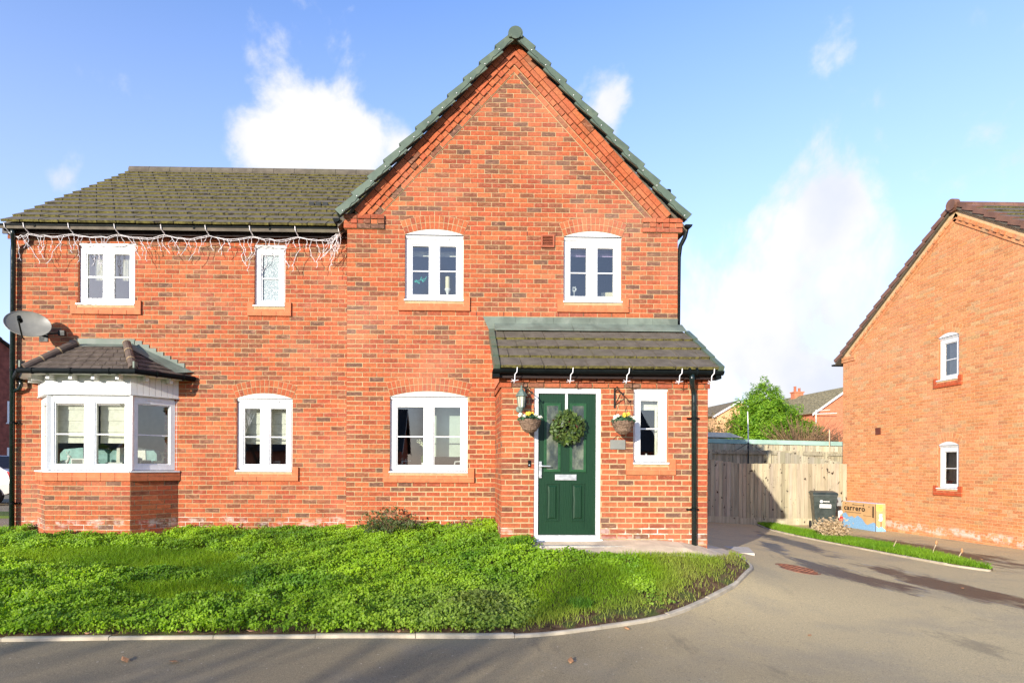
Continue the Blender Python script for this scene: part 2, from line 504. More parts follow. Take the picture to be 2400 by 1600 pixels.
# ------------------------------------------------------------------ mesh builder and object helpers
class MB:
    def __init__(s, T=None):
        s.v, s.f, s.mi, s.c = [], [], [], []
        s.T = T
        s.colored = False

    def _v(s, pts, col):
        b = len(s.v)
        for p in pts:
            p = Vector(p)
            if s.T is not None:
                p = s.T @ p
            s.v.append(tuple(p))
            s.c.append(col or (1, 1, 1))
        if col:
            s.colored = True
        return b

    def poly(s, pts, mi=0, col=None):
        b = s._v(pts, col)
        s.f.append(tuple(range(b, b + len(pts))))
        s.mi.append(mi)

    def hexa(s, p, mi=0, col=None, mis=None):
        # p: 8 points, bottom loop (4) then top loop (4)
        b = s._v(p, col)
        for k, q in enumerate(((3, 2, 1, 0), (4, 5, 6, 7), (0, 1, 5, 4), (1, 2, 6, 5), (2, 3, 7, 6), (3, 0, 4, 7))):
            s.f.append(tuple(b + i for i in q))
            s.mi.append(mis[k] if mis else mi)

    def box(s, x0, x1, y0, y1, z0, z1, mi=0, col=None, mis=None):
        s.hexa([(x0, y0, z0), (x1, y0, z0), (x1, y1, z0), (x0, y1, z0), (x0, y0, z1), (x1, y0, z1), (x1, y1, z1), (x0, y1, z1)], mi, col, mis)

    def prism(s, poly, y0, y1, mi=0, col=None):
        # poly: (u, z) counter-clockwise, front face at y0 (towards the viewer)
        n = len(poly)
        b = s._v([(u, y0, z) for u, z in poly] + [(u, y1, z) for u, z in poly], col)
        s.f.append(tuple(range(b, b + n)))
        s.mi.append(mi)
        s.f.append(tuple(range(b + 2 * n - 1, b + n - 1, -1)))
        s.mi.append(mi)
        for i in range(n):
            j = (i + 1) % n
            s.f.append((b + j, b + i, b + n + i, b + n + j))
            s.mi.append(mi)

    def tube(s, pts, r, n=8, mi=0, col=None, cap=True):
        pts = [Vector(p) for p in pts]
        rs = r if isinstance(r, (list, tuple)) else [r] * len(pts)
        rings = []
        up = None
        for i, p in enumerate(pts):
            d = (pts[min(i + 1, len(pts) - 1)] - pts[max(i - 1, 0)])
            if d.length < 1e-9:
                d = Vector((0, 0, 1))
            d.normalize()
            if up is None:
                up = Vector((0, 0, 1)) if abs(d.z) < .9 else Vector((1, 0, 0))
            a = d.cross(up).normalized()
            bvec = a.cross(d).normalized()
            up = bvec
            rings.append(s._v([p + a * rs[i] * math.cos(2 * math.pi * k / n) + bvec * rs[i] * math.sin(2 * math.pi * k / n) for k in range(n)], col))
        for i in range(len(rings) - 1):
            for k in range(n):
                q = (k + 1) % n
                s.f.append((rings[i] + k, rings[i] + q, rings[i + 1] + q, rings[i + 1] + k))
                s.mi.append(mi)
        if cap:
            s.f.append(tuple(rings[0] + k for k in range(n - 1, -1, -1)))
            s.f.append(tuple(rings[-1] + k for k in range(n)))
            s.mi += [mi, mi]

    def lathe(s, prof, c, n=16, mi=0, col=None, cap=True, axis=None):
        # prof: (r, h) along the axis (default +z)
        ax = Vector(axis).normalized() if axis else Vector((0, 0, 1))
        a = ax.orthogonal().normalized()
        b2 = ax.cross(a)
        c = Vector(c)
        rings = [s._v([c + ax * h + (a * math.cos(2 * math.pi * k / n) + b2 * math.sin(2 * math.pi * k / n)) * r for k in range(n)], col) for r, h in prof]
        for i in range(len(rings) - 1):
            for k in range(n):
                q = (k + 1) % n
                s.f.append((rings[i] + k, rings[i] + q, rings[i + 1] + q, rings[i + 1] + k))
                s.mi.append(mi)
        if cap:
            s.f.append(tuple(rings[0] + k for k in range(n - 1, -1, -1)))
            s.f.append(tuple(rings[-1] + k for k in range(n)))
            s.mi += [mi, mi]

    def build(s, name, mats, parent=None, smooth=False, loc=None):
        me = bpy.data.meshes.new(name)
        me.from_pydata(s.v, [], s.f)
        mats = mats if isinstance(mats, (list, tuple)) else [mats]
        for m in mats:
            me.materials.append(M[m])
        if len(mats) > 1:
            me.polygons.foreach_set('material_index', s.mi)
        if smooth:
            me.polygons.foreach_set('use_smooth', [True] * len(s.f))
        if s.colored:
            a = me.color_attributes.new('tone', 'FLOAT_COLOR', 'POINT')
            a.data.foreach_set('color', np.column_stack([np.array(s.c, dtype=np.float32), np.ones(len(s.c), np.float32)]).ravel())
        me.validate()
        me.update()
        o = bpy.data.objects.new(name, me)
        return link(o, parent, loc)


ROOTINV = {}


def link(o, parent=None, loc=None):
    COL.objects.link(o)
    if loc is not None:
        o.location = loc
    if parent is not None:
        o.parent = parent
        if parent.name in ROOTINV:
            o.matrix_parent_inverse = ROOTINV[parent.name]
    return o


def tag(o, label=None, cat=None, group=None, kind=None):
    for k, v in (('label', label), ('category', cat), ('group', group), ('kind', kind)):
        if v:
            o[k] = v
    return o


def thing(name, loc, label, cat, group=None, kind=None):
    o = bpy.data.objects.new(name, None)
    COL.objects.link(o)
    o.location = loc
    o.empty_display_size = .2
    ROOTINV[o.name] = Matrix.Translation(-Vector(loc))
    return tag(o, label, cat, group, kind)


def dup(mesh_obj, name, loc, parent, color=None, rot=None):
    o = bpy.data.objects.new(name, mesh_obj)
    link(o, parent, loc)
    if color:
        o.color = (*color, 1)
    if rot:
        o.rotation_euler = rot
    return o


def scatter_mesh(name, V, F, C, mat, parent=None):
    # V (n,3), F (m,k) numpy, C (n,3)
    me = bpy.data.meshes.new(name)
    n, m, k = len(V), len(F), F.shape[1]
    me.vertices.add(n)
    me.vertices.foreach_set('co', V.astype(np.float32).ravel())
    me.loops.add(m * k)
    me.loops.foreach_set('vertex_index', F.astype(np.int32).ravel())
    me.polygons.add(m)
    me.polygons.foreach_set('loop_start', np.arange(0, m * k, k, dtype=np.int32))
    me.polygons.foreach_set('loop_total', np.full(m, k, dtype=np.int32))
    me.materials.append(M[mat])
    a = me.color_attributes.new('tone', 'FLOAT_COLOR', 'POINT')
    a.data.foreach_set('color', np.column_stack([C, np.ones(n)]).astype(np.float32).ravel())
    me.update(calc_edges=True)
    me.validate()
    return link(bpy.data.objects.new(name, me), parent)


def leaves(P, size, nrm, ncol, elong=1.5, fold=.25):
    """diamond leaves (folded along the middle): P (n,3) centres, nrm (n,3) normals -> V,F,C"""
    n = len(P)
    nrm = nrm / np.linalg.norm(nrm, axis=1, keepdims=True)
    r = rng.normal(size=(n, 3))
    a = np.cross(nrm, r)
    a /= np.linalg.norm(a, axis=1, keepdims=True)
    b = np.cross(nrm, a)
    s = size[:, None]
    p0 = P - a * s * elong * .5
    p1 = P + a * s * elong * .5
    p2 = P + b * s * .5 + nrm * s * fold
    p3 = P - b * s * .5 + nrm * s * fold
    V = np.stack([p0, p3, p1, p2], 1).reshape(-1, 3)
    i = np.arange(n)[:, None] * 4
    F = np.concatenate([i + np.array([[0, 1, 2]]), i + np.array([[0, 2, 3]])], 0)
    C = np.repeat(ncol, 4, 0)
    return V, F, C


# ------------------------------------------------------------------ terrain
CP = np.array([(-7.5, 9.8, .40), (-4.5, 5.3, .05), (-1.5, 5.4, .04), (.5, 5.5, .03), (-3, 9.4, .43), (-5.5, 7.5, .30), (-1, 7.6, .30), (.5, 7.2, .30), (.9, 8.2, .50),
               (2, 8.2, .50), (3.6, 8.2, .42), (3.3, 7.5, .36), (4.4, 8.9, .21), (4.2, 8.2, .16), (3.5, 7.3, .10), (2.9, 6.7, .07), (2.1, 6.05, .05), (5.0, 10.3, .17),
               (9, 17.3, -.09), (11.6, 12, -.06), (11.6, 17.5, -.09), (5, 4, 0), (0, 2.5, 0), (-6, 2.5, 0), (9, 9, -.05), (9, 5, -.05), (5.3, 9, .04), (7, 14, -.03),
               (-9, 5.2, .05), (-10, 10, .38), (6, 7, -.01), (7.5, 17, -.02), (-9, 14, .40), (12, 3, -.05)], float)
_n = len(CP)


def _U(r2):
    return r2 * np.log(r2 + 1e-12) * .5


_D = ((CP[:, None, :2] - CP[None, :, :2]) ** 2).sum(-1)
_A = np.zeros((_n + 3, _n + 3))
_A[:_n, :_n] = _U(_D) + np.eye(_n) * .15
_A[:_n, _n:] = np.column_stack([np.ones(_n), CP[:, :2]])
_A[_n:, :_n] = _A[:_n, _n:].T
_W = np.linalg.solve(_A, np.concatenate([CP[:, 2], np.zeros(3)]))


def zfa(x, y):
    x = np.clip(np.asarray(x, float), -10, 12.5)
    y = np.clip(np.asarray(y, float), 1.5, 18)
    r2 = (x[..., None] - CP[:, 0]) ** 2 + (y[..., None] - CP[:, 1]) ** 2
    return _U(r2) @ _W[:_n] + _W[_n] + _W[_n + 1] * x + _W[_n + 2] * y


def zf(x, y):
    return float(zfa(np.array([x]), np.array([y]))[0])


def sheet(name, poly, step, off, mat, kind='structure', parent=None, skirt=.12):
    """a ground sheet following the terrain inside a polygon, with a short skirt round its edge"""
    poly = [Vector((p[0], p[1])) for p in poly]
    xs = [p.x for p in poly]
    ys = [p.y for p in poly]
    pts = list(poly)
    for gx in np.arange(min(xs), max(xs), step):
        for gy in np.arange(min(ys), max(ys), step):
            pts.append(Vector((gx + .013, gy + .017)))
    n = len(poly)
    ed = [(i, (i + 1) % n) for i in range(n)]
    v, e, f, *_ = delaunay_2d_cdt(pts, ed, [], 1, 1e-5)
    z = zfa(np.array([p.x for p in v]), np.array([p.y for p in v])) + off
    mb = MB()
    mb.v = [(p.x, p.y, float(q)) for p, q in zip(v, z)]
    mb.c = [(1, 1, 1)] * len(v)
    mb.f = [tuple(q) for q in f]
    mb.mi = [0] * len(f)
    cnt = {}
    for q in mb.f:
        for i in range(len(q)):
            a, b = q[i], q[(i + 1) % len(q)]
            cnt[(a, b)] = cnt.get((a, b), 0) + 1
    for (a, b) in list(cnt):
        if skirt and (b, a) not in cnt:
            pa, pb = mb.v[a], mb.v[b]
            mb.poly([pb, pa, (pa[0], pa[1], pa[2] - skirt), (pb[0], pb[1], pb[2] - skirt)])
    o = mb.build(name, mat, parent)
    if kind:
        tag(o, kind=kind)
    return o


ax = np.unique(np.concatenate([np.arange(-12, 14.01, .3), np.arange(-60, -12, 4), np.arange(14, 60, 4)]))
ay = np.unique(np.concatenate([np.arange(0, 19.01, .3), np.arange(-60, 0, 4), np.arange(20, 61, 4)]))
GX, GY = np.meshgrid(ax, ay)
GZ = zfa(GX, GY)
nx, ny = len(ax), len(ay)
mb = MB()
mb.v = list(map(tuple, np.column_stack([GX.ravel(), GY.ravel(), GZ.ravel()])))
mb.c = [(1, 1, 1)] * len(mb.v)
mb.f = [(j * nx + i, j * nx + i + 1, (j + 1) * nx + i + 1, (j + 1) * nx + i) for j in range(ny - 1) for i in range(nx - 1)]
mb.mi = [0] * len(mb.f)
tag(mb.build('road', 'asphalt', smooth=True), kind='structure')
mb = MB()
mb.poly([(-900, -900, -.6), (900, -900, -.6), (900, 900, -.6), (-900, 900, -.6)])
tag(mb.build('ground', 'far_grass'), kind='structure')

# kerb line of the lawn (front left round the tip to the path)
KERB = [(-12, 5.0), (-8, 5.12), (-5.5, 5.25), (-3.93, 5.31), (-2.49, 5.38), (-.98, 5.43), (.57, 5.47), (1.42, 5.71), (2.17, 6.08), (2.86, 6.67), (3.5, 7.28), (4.02, 7.95), (4.28, 8.45), (4.36, 8.9)]


def smooth_line(pts, step):
    P = [Vector((*p, 0)) for p in pts]
    out = []
    for i in range(len(P) - 1):
        p0, p1, p2, p3 = P[max(i - 1, 0)], P[i], P[i + 1], P[min(i + 2, len(P) - 1)]
        for k in range(12):
            t_ = k / 12
            q = .5 * ((2 * p1) + (p2 - p0) * t_ + (2 * p0 - 5 * p1 + 4 * p2 - p3) * t_ ** 2 + (3 * p1 - p0 - 3 * p2 + p3) * t_ ** 3)
            out.append(q)
    out.append(P[-1])
    res = [out[0]]
    acc = 0
    for a, b in zip(out, out[1:]):
        L_ = (b - a).length
        while acc + L_ >= step:
            t_ = (step - acc) / L_
            a = a.lerp(b, t_)
            L_ = (b - a).length
            acc = 0
            res.append(a.copy())
        acc += L_
    if (res[-1] - out[-1]).length > step * .3:
        res.append(out[-1])
    return res


KS = smooth_line(KERB, .1)


def make_kerb(name, line, per, width, h, label, gap=.003):
    k = thing(name, (line[0].x, line[0].y, zf(line[0].x, line[0].y)), label, 'kerb', kind='structure')
    i = 0
    while i < len(line) - 1:
        # shorter stones on the bend
        n = per
        j = min(i + n, len(line) - 1)
        seg = [p.copy() for p in line[i:j + 1]]
        a, b = (seg[1] - seg[0]).normalized(), (seg[-1] - seg[-2]).normalized()
        seg[0] += a * gap
        seg[-1] -= b * gap
        mb = MB()
        dz = random.uniform(-.006, .006)
        prev = None
        for q, p in enumerate(seg):
            d = (seg[min(q + 1, len(seg) - 1)] - seg[max(q - 1, 0)]).normalized()
            nrm = Vector((d.y, -d.x, 0))
            z0 = zf(p.x, p.y) + dz
            o1, o2 = p + nrm * width * .5, p - nrm * width * .5
            prof = [(o1.x, o1.y, z0 - .12), (o1.x, o1.y, z0 + h * .75), ((p + nrm * width * .28).x, (p + nrm * width * .28).y, z0 + h), (o2.x, o2.y, z0 + h), (o2.x, o2.y, z0 - .12)]
            base = mb._v(prof, None)
            if prev is not None:
                for m in range(4):
                    mb.f.append((prev + m, base + m, base + m + 1, prev + m + 1))
                    mb.mi.append(0)
            else:
                mb.f.append(tuple(base + m for m in range(4, -1, -1)))
                mb.mi.append(0)
            prev = base
        mb.f.append(tuple(prev + m for m in range(5)))
        mb.mi.append(0)
        mb.build('kerb_stone', 'kerb_concrete', k)
        i = j
    return k


make_kerb('kerb', KS, 9, .055, .032, 'pale concrete edging kerb curving round the front lawn')

G, L, P = 9.43, 9.87, 8.29       # wall faces: gable, left wing, porch
lawn_poly = [(p.x, p.y) for p in KS] + [(4.2, 8.9), (3.9, 8.25), (3.4, 7.72), (2.4, 7.62), (1.2, 7.75), (1.05, 8.5), (.7, 8.6), (.7, 9.6), (-1.6, 9.6), (-1.7, 10), (-12, 10)]
sheet('lawn', lawn_poly, .22, .026, 'soil')
path_poly = [(1.05, 8.5), (1.2, 7.75), (2.4, 7.62), (3.4, 7.72), (3.9, 8.25), (4.2, 8.9), (4.36, 8.95), (4.3, 9.3), (3.5, 9.3), (3.5, 8.4), (1.1, 8.4)]
sheet('path', path_poly, .3, .048, 'path_concrete')

# verge strip right and the drive behind it
V1 = [(8.9, 17.1), (8.5, 15.6), (8.40, 13.9), (8.38, 12.3), (8.38, 10.9), (8.45, 9.9), (8.62, 9.35)]
V2 = [(8.75, 9.45), (9.02, 10.4), (9.25, 11.4), (9.35, 12.5), (9.3, 14.0), (9.28, 15.6), (9.35, 17.15)]
VS = smooth_line(V1, .1)
make_kerb('kerb', VS, 9, .055, .035, 'thin pale edging kerb along the grass strip between the two drives')
verge_poly = [(p.x, p.y) for p in VS] + V2
sheet('verge', verge_poly, .25, .04, 'soil')
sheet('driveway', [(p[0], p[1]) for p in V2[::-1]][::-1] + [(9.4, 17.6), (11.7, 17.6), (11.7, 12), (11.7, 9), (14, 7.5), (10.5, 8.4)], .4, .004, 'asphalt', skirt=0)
sheet('left_verge', [(-30, 13.2), (-9.5, 13.2), (-9.5, 14.6), (-30, 14.6)], .8, .05, 'far_grass')

# ------------------------------------------------------------------ brickwork
C0 = .055
BL, BH, JT = .225, .075, .0115


def clip_poly(poly, hp):
    # hp: (a, b, c) keep a*u + b*z <= c
    a, b, c = hp
    out = []
    n = len(poly)
    for i in range(n):
        p, q = poly[i], poly[(i + 1) % n]
        dp, dq = a * p[0] + b * p[1] - c, a * q[0] + b * q[1] - c
        if dp <= 0:
            out.append(p)
        if dp * dq < 0:
            s_ = dp / (dp - dq)
            out.append((p[0] + (q[0] - p[0]) * s_, p[1] + (q[1] - p[1]) * s_))
    return out


def area(poly):
    return abs(sum(p[0] * q[1] - q[0] * p[1] for p, q in zip(poly, poly[1:] + poly[:1]))) / 2


def sub_rect(r, h):
    u0, u1, z0, z1 = r
    a0, a1, b0, b1 = h
    if a1 <= u0 or a0 >= u1 or b1 <= z0 or b0 >= z1:
        return [r]
    out = []
    if a0 > u0:
        out.append((u0, a0 - .003, z0, z1))
    if a1 < u1:
        out.append((a1 + .003, u1, z0, z1))
    m0, m1 = max(u0, a0), min(u1, a1)
    if b1 < z1:
        out.append((m0, m1, b1 + .003, z1))
    if b0 > z0:
        out.append((m0, m1, z0, b0 - .003))
    return [q for q in out if q[1] - q[0] > .015 and q[3] - q[2] > .012]


RED = [((.405, .103, .040), 42), ((.44, .126, .050), 26), ((.37, .085, .036), 20), ((.305, .072, .034), 12)]
DARK = [((.185, .074, .040), 30), ((.225, .076, .038), 30), ((.150, .072, .046), 16), ((.25, .084, .040), 24)]
PALE = [((.66, .275, .112), 40), ((.68, .295, .125), 28), ((.64, .255, .10), 22), ((.60, .33, .155), 14), ((.57, .235, .10), 6)]


def pick(pal):
    tot = sum(w for _, w in pal)
    x_ = random.uniform(0, tot)
    for c_, w in pal:
        x_ -= w
        if x_ <= 0:
            break
    k_ = random.uniform(.88, 1.1)
    return tuple(v * k_ * random.uniform(.96, 1.04) for v in c_)


def brick_course_polys(u0, u1, z0, z1, holes=(), clips=(), shift=0., dark=.28, darkf=None, pal=None):
    """[(poly, colour)] stretcher bond inside the rectangle, minus holes, clipped"""
    out = []
    k0 = int(math.floor((z0 - C0) / BH + 1e-6))
    k1 = int(math.ceil((z1 - C0) / BH - 1e-6))
    for k in range(k0, k1):
        zb, zt = C0 + k * BH + JT * .5, C0 + (k + 1) * BH - JT * .5
        zb, zt = max(zb, z0), min(zt, z1)
        if zt - zb < .015:
            continue
        off = (BL / 2 if k % 2 else 0) + shift + random.uniform(-.006, .006)
        n0 = int(math.floor((u0 - off) / BL)) - 1
        u = off + n0 * BL
        while u < u1:
            a, b = max(u + JT * .5, u0), min(u + BL - JT * .5, u1)
            u += BL
            if b - u0 < .05 or u1 - a < .05 or b - a < .02:      # no slivers at the ends: the neighbour is cut longer
                continue
            if a - u0 < .05 + JT:
                a = u0
            if u1 - b < .05 + JT:
                b = u1
            rects = [(a, b, zb, zt)]
            for h in holes:
                rects = [q for r_ in rects for q in sub_rect(r_, h)]
            for (p, q, r_, s_) in rects:
                poly = [(p, r_), (q, r_), (q, s_), (p, s_)]
                for c_ in clips:
                    poly = clip_poly(poly, c_)
                    if len(poly) < 3:
                        break
                if len(poly) < 3 or area(poly) < 4e-4:
                    continue
                if pal:
                    col = pick(pal)
                else:
                    dk = darkf((p + q) / 2, (r_ + s_) / 2) if darkf else dark
                    col = pick(DARK) if random.random() < dk else pick(RED)
                out.append((poly, col))
    return out


BRICKS = {}      # house -> list of (size, poly, colour, T, parent, is_rect)


def add_bricks(house, polys, T, parent):
    for poly, col in polys:
        u = sum(p[0] for p in poly) / len(poly)
        z = sum(p[1] for p in poly) / len(poly)
        w = T @ Vector((u, 0, z))
        n = (T.to_3x3() @ Vector((0, -1, 0))).normalized()
        view = Vector((0, 0, CAMH)) - w
        s_ = area(poly) * max(0.0, n.dot(view.normalized())) / view.length_squared
        ax_ = T @ Vector((u, 0, z))
        px = 1200 + (w.x - 1.0) / max(w.y, .1) * 1400
        if w.y < 1 or px > 2560 or px < -200:
            s_ = 0
        rect = len(poly) == 4 and abs(poly[0][1] - poly[1][1]) < 1e-6 and abs(poly[2][1] - poly[3][1]) < 1e-6 and abs(poly[1][0] - poly[2][0]) < 1e-6
        BRICKS.setdefault(house, []).append((s_, poly, col, T, parent, rect))


def flush_bricks(house, mat_single, mat_joined, limit=300):
    bs = BRICKS[house]
    order = sorted(range(len(bs)), key=lambda i: -bs[i][0] if bs[i][5] else 1)
    single = set(order[:limit])
    cache = {}
    joined = {}
    for i, (s_, poly, col, T, parent, rect) in enumerate(bs):
        jit = random.uniform(-.0015, .0012)
        if i in single:
            w, h = poly[1][0] - poly[0][0], poly[2][1] - poly[1][1]
            key = (round(w, 2), round(h, 2))
            w, h = key
            if key not in cache:
                mb = MB()
                b_ = .0025
                f = [(-w / 2, 0, -h / 2), (w / 2, 0, -h / 2), (w / 2, 0, h / 2), (-w / 2, 0, h / 2)]
                mb.hexa([(-w / 2 + b_, 0, -h / 2 + b_), (w / 2 - b_, 0, -h / 2 + b_), (w / 2, .012, -h / 2), (-w / 2, .012, -h / 2),
                         (-w / 2 + b_, 0, h / 2 - b_), (w / 2 - b_, 0, h / 2 - b_), (w / 2, .012, h / 2), (-w / 2, .012, h / 2)])
                me = bpy.data.meshes.new('brick')
                me.from_pydata(mb.v, [], mb.f)
                me.materials.append(M[mat_single])
                cache[key] = me
            u, z = (poly[0][0] + poly[1][0]) / 2, (poly[0][1] + poly[2][1]) / 2
            o = dup(cache[key], 'brick', T @ Vector((u, jit, z)), parent, col)
            o.rotation_euler = T.to_euler()
        else:
            mb = joined.setdefault(parent.name, (MB(), parent))[0]
            mb.T = T
            mb.prism(poly, jit, jit + .013, 0, col)
    for nm, (mb, parent) in joined.items():
        tag(mb.build('brickwork', mat_joined, parent), kind='stuff')


def backing(mb, u0, u1, z0, z1, holes, y=.0045, mi=0):
    us = sorted({u0, u1, *[max(u0, min(u1, h[i])) for h in holes for i in (0, 1)]})
    zs = sorted({z0, z1, *[max(z0, min(z1, h[i])) for h in holes for i in (2, 3)]})
    for a, b in zip(us, us[1:]):
        for c_, d in zip(zs, zs[1:]):
            m, n = (a + b) / 2, (c_ + d) / 2
            if any(h[0] < m < h[1] and h[2] < n < h[3] for h in holes):
                continue
            mb.poly([(a, y, c_), (b, y, c_), (b, y, d), (a, y, d)], mi)


def reveals(mb, h, y0=.0045, y1=.16, mi=0):
    a, b, c_, d = h
    mb.poly([(a, y0, c_), (a, y0, d), (a, y1, d), (a, y1, c_)], mi)
    mb.poly([(b, y0, d), (b, y0, c_), (b, y1, c_), (b, y1, d)], mi)
    mb.poly([(a, y0, d), (b, y0, d), (b, y1, d), (a, y1, d)], mi)
    mb.poly([(b, y0, c_), (a, y0, c_), (a, y1, c_), (b, y1, c_)], mi)


def TY(y):
    return Matrix.Translation((0, y, 0))


def TX(x):
    """wall that faces -X at x: local u -> -Y, inward -> +X"""
    return Matrix(((0, 1, 0, x), (-1, 0, 0, 0), (0, 0, 1, 0), (0, 0, 0, 1)))


def TF(p, q):
    """wall through ground points p -> q (u = 0 at p, growing towards q), seen from outside with u to the right"""
    d = Vector((q[0] - p[0], q[1] - p[1], 0)).normalized()
    n = Vector((-d.y, d.x, 0))       # inward
    return Matrix(((d.x, n.x, 0, p[0]), (d.y, n.y, 0, p[1]), (0, 0, 1, 0), (0, 0, 0, 1)))


# ------------------------------------------------------------------ windows, arches, sills
def bars(mb, u0, u1, z0, z1, w, y0, y1, wb=None, wt=None, mi=0):
    wb = wb or w
    wt = wt or w
    mb.box(u0, u0 + w, y0, y1, z0, z1, mi)
    mb.box(u1 - w, u1, y0, y1, z0, z1, mi)
    mb.box(u0 + w, u1 - w, y0, y1, z0, z0 + wb, mi)
    mb.box(u0 + w, u1 - w, y0, y1, z1 - wt, z1, mi)


def window(parent, T, u0, u1, z0, z1, n=2, head=True, glass='window_glass', st=.085, room='room_grey', depth=2.4, bar=True, sill=True, spread=.35, vent=True, handle=False):
    fr = MB(T)
    ft = .045 if head else 0
    sb = .034
    # outer frame
    bars(fr, u0, u1, z0 + sb, z1 - ft, .03, .055, .13)
    if n == 2:
        m = (u0 + u1) / 2
        fr.box(m - .012, m + .012, .056, .13, z0 + sb + .03, z1 - ft - .03)
    win = fr.build('window', 'white_upvc', parent)
    if head:
        mb = MB(T)
        mb.box(u0 + .002, u1 - .002, .022, .125, z1 - .028, z1 - .002)
        mb.box(u0 + .002, u1 - .002, .036, .125, z1 - ft, z1 - .0285)
        mb.build('window_head', 'white_upvc', win)
    if sill:
        mb = MB(T)
        e = .012
        mb.hexa([(u0 - e, -.045, z0), (u1 + e * .4, -.045, z0), (u1 + e * .4, .125, z0), (u0 - e, .125, z0),
                 (u0 - e, -.045, z0 + .022), (u1 + e * .4, -.045, z0 + .022), (u1 + e * .4, .125, z0 + sb), (u0 - e, .125, z0 + sb)])
        mb.build('window_sill', 'white_upvc', win)
    if vent:
        m, w = (u0 + u1) / 2, (u1 - u0) * .5
        mb = MB(T)
        mb.box(m - w / 2, m + w / 2, .038, .056, z1 - ft - .017, z1 - ft - .003)
        mb.build('trickle_vent', 'white_upvc', win)
    a, b = u0 + .03, u1 - .03
    cells = [(a, b)] if n == 1 else [(a, (a + b) / 2 - .002), ((a + b) / 2 + .002, b)]
    za, zb = z0 + sb + .004, z1 - ft - .03
    for (p, q) in cells:
        mb = MB(T)
        bars(mb, p, q, za, zb, st - .018, .042, .12)
        bars(mb, p + st - .018, q - st + .018, za + st - .018, zb - st + .018, .018, .058, .12)
        mb.build('sash', 'white_upvc', win)
        mb = MB(T)
        gp = (p + st, q - st, za + st, zb - st)
        mb.poly([(gp[0], .082, gp[2]), (gp[1], .082, gp[2]), (gp[1], .082, gp[3]), (gp[0], .082, gp[3])])
        mb.build('pane', glass, win)
        if bar:
            zm = (gp[2] + gp[3]) / 2 - .01
            mb = MB(T)
            mb.box(gp[0], gp[1], .068, .081, zm - .009, zm + .009)
            mb.build('glazing_bar', 'white_upvc', win)
        if handle:
            m = (p + q) / 2
            mb = MB(T)
            mb.box(m - .13, m + .13, .030, .041, zb - .03, zb - .018)
            mb.build('trickle_vent', 'white_upvc', win)
    if room:
        mb = MB(T)
        A, B, C_, D = u0 - spread, u1 + spread, z0 - .5, z1 + .25
        y0, y1 = .17, depth
        mb.poly([(A, y1, C_), (B, y1, C_), (B, y1, D), (A, y1, D)])
        mb.poly([(A, y0, C_), (A, y1, C_), (A, y1, D), (A, y0, D)])
        mb.poly([(B, y1, C_), (B, y0, C_), (B, y0, D), (B, y1, D)])
        mb.poly([(A, y0, C_), (B, y0, C_), (B, y1, C_), (A, y1, C_)])
        mb.poly([(A, y1, D), (B, y1, D), (B, y0, D), (A, y0, D)])
        backing(mb, A, B, C_, D, [(u0, u1, z0, z1)], .171)
        mb.build('room', room, parent)
    return win


def arch_head(parent, T, u0, u1, zs, rise=.085, bw=.052, single='brick_single', mortar='mortar', pal=None, rings=2, band=.22):
    """white infill board plus a two-ring brick arch above a window whose sides spring at zs"""
    um, hw = (u0 + u1) / 2, (u1 - u0) / 2
    rad = (hw * hw + rise * rise) / (2 * rise)
    zc = zs + rise - rad
    half = math.asin(hw / rad)
    prt = MB(T)
    # mortar bed of the arch
    N = 20
    a0 = half * 1.0
    ext = a0 * 1.0
    inn, out_ = [], []
    for i in range(N + 1):
        a = -a0 + 2 * a0 * i / N
        inn.append((um + rad * math.sin(a), zc + rad * math.cos(a)))
        a2 = -ext + 2 * ext * i / N
        out_.append((um + (rad + band) * math.sin(a2), zc + (rad + band) * math.cos(a2)))
    for i in range(N):
        prt.prism([inn[i], inn[i + 1], out_[i + 1], out_[i]], -.003, .01)
    arch = prt.build('window_arch', mortar, parent)
    mb = MB(T)
    pts = [(um + (rad - .004) * math.sin(-half + 2 * half * i / N), zc + (rad - .004) * math.cos(-half + 2 * half * i / N)) for i in range(N + 1)]
    poly = [(u0 + .002, zs), (u1 - .002, zs)] + pts[::-1]
    mb.prism(poly, -.002, .03)
    mb.build('arch_board', 'white_upvc', arch)
    nb = int(round(2 * rad * half / (.065)))
    for ring in range(rings):
        r0 = rad + .006 + ring * (band / rings)
        r1 = r0 + band / rings - .011
        for i in range(nb):
            f0, f1 = (i + .07) / nb, (i + .93) / nb
            quad = []
            for r_, f in ((r0, f0), (r0, f1), (r1, f1), (r1, f0)):
                s_ = (r_ - rad) / band
                e_ = a0 + (ext - a0) * s_
                a = -e_ + 2 * e_ * f
                quad.append((um + r_ * math.sin(a), zc + r_ * math.cos(a)))
            mb = MB(T)
            mb.prism(quad, -.007 + random.uniform(-.001, .001), .004)
            o = mb.build('arch_brick', single, arch)
            o.color = (*pick(pal or RED), 1)
    return arch


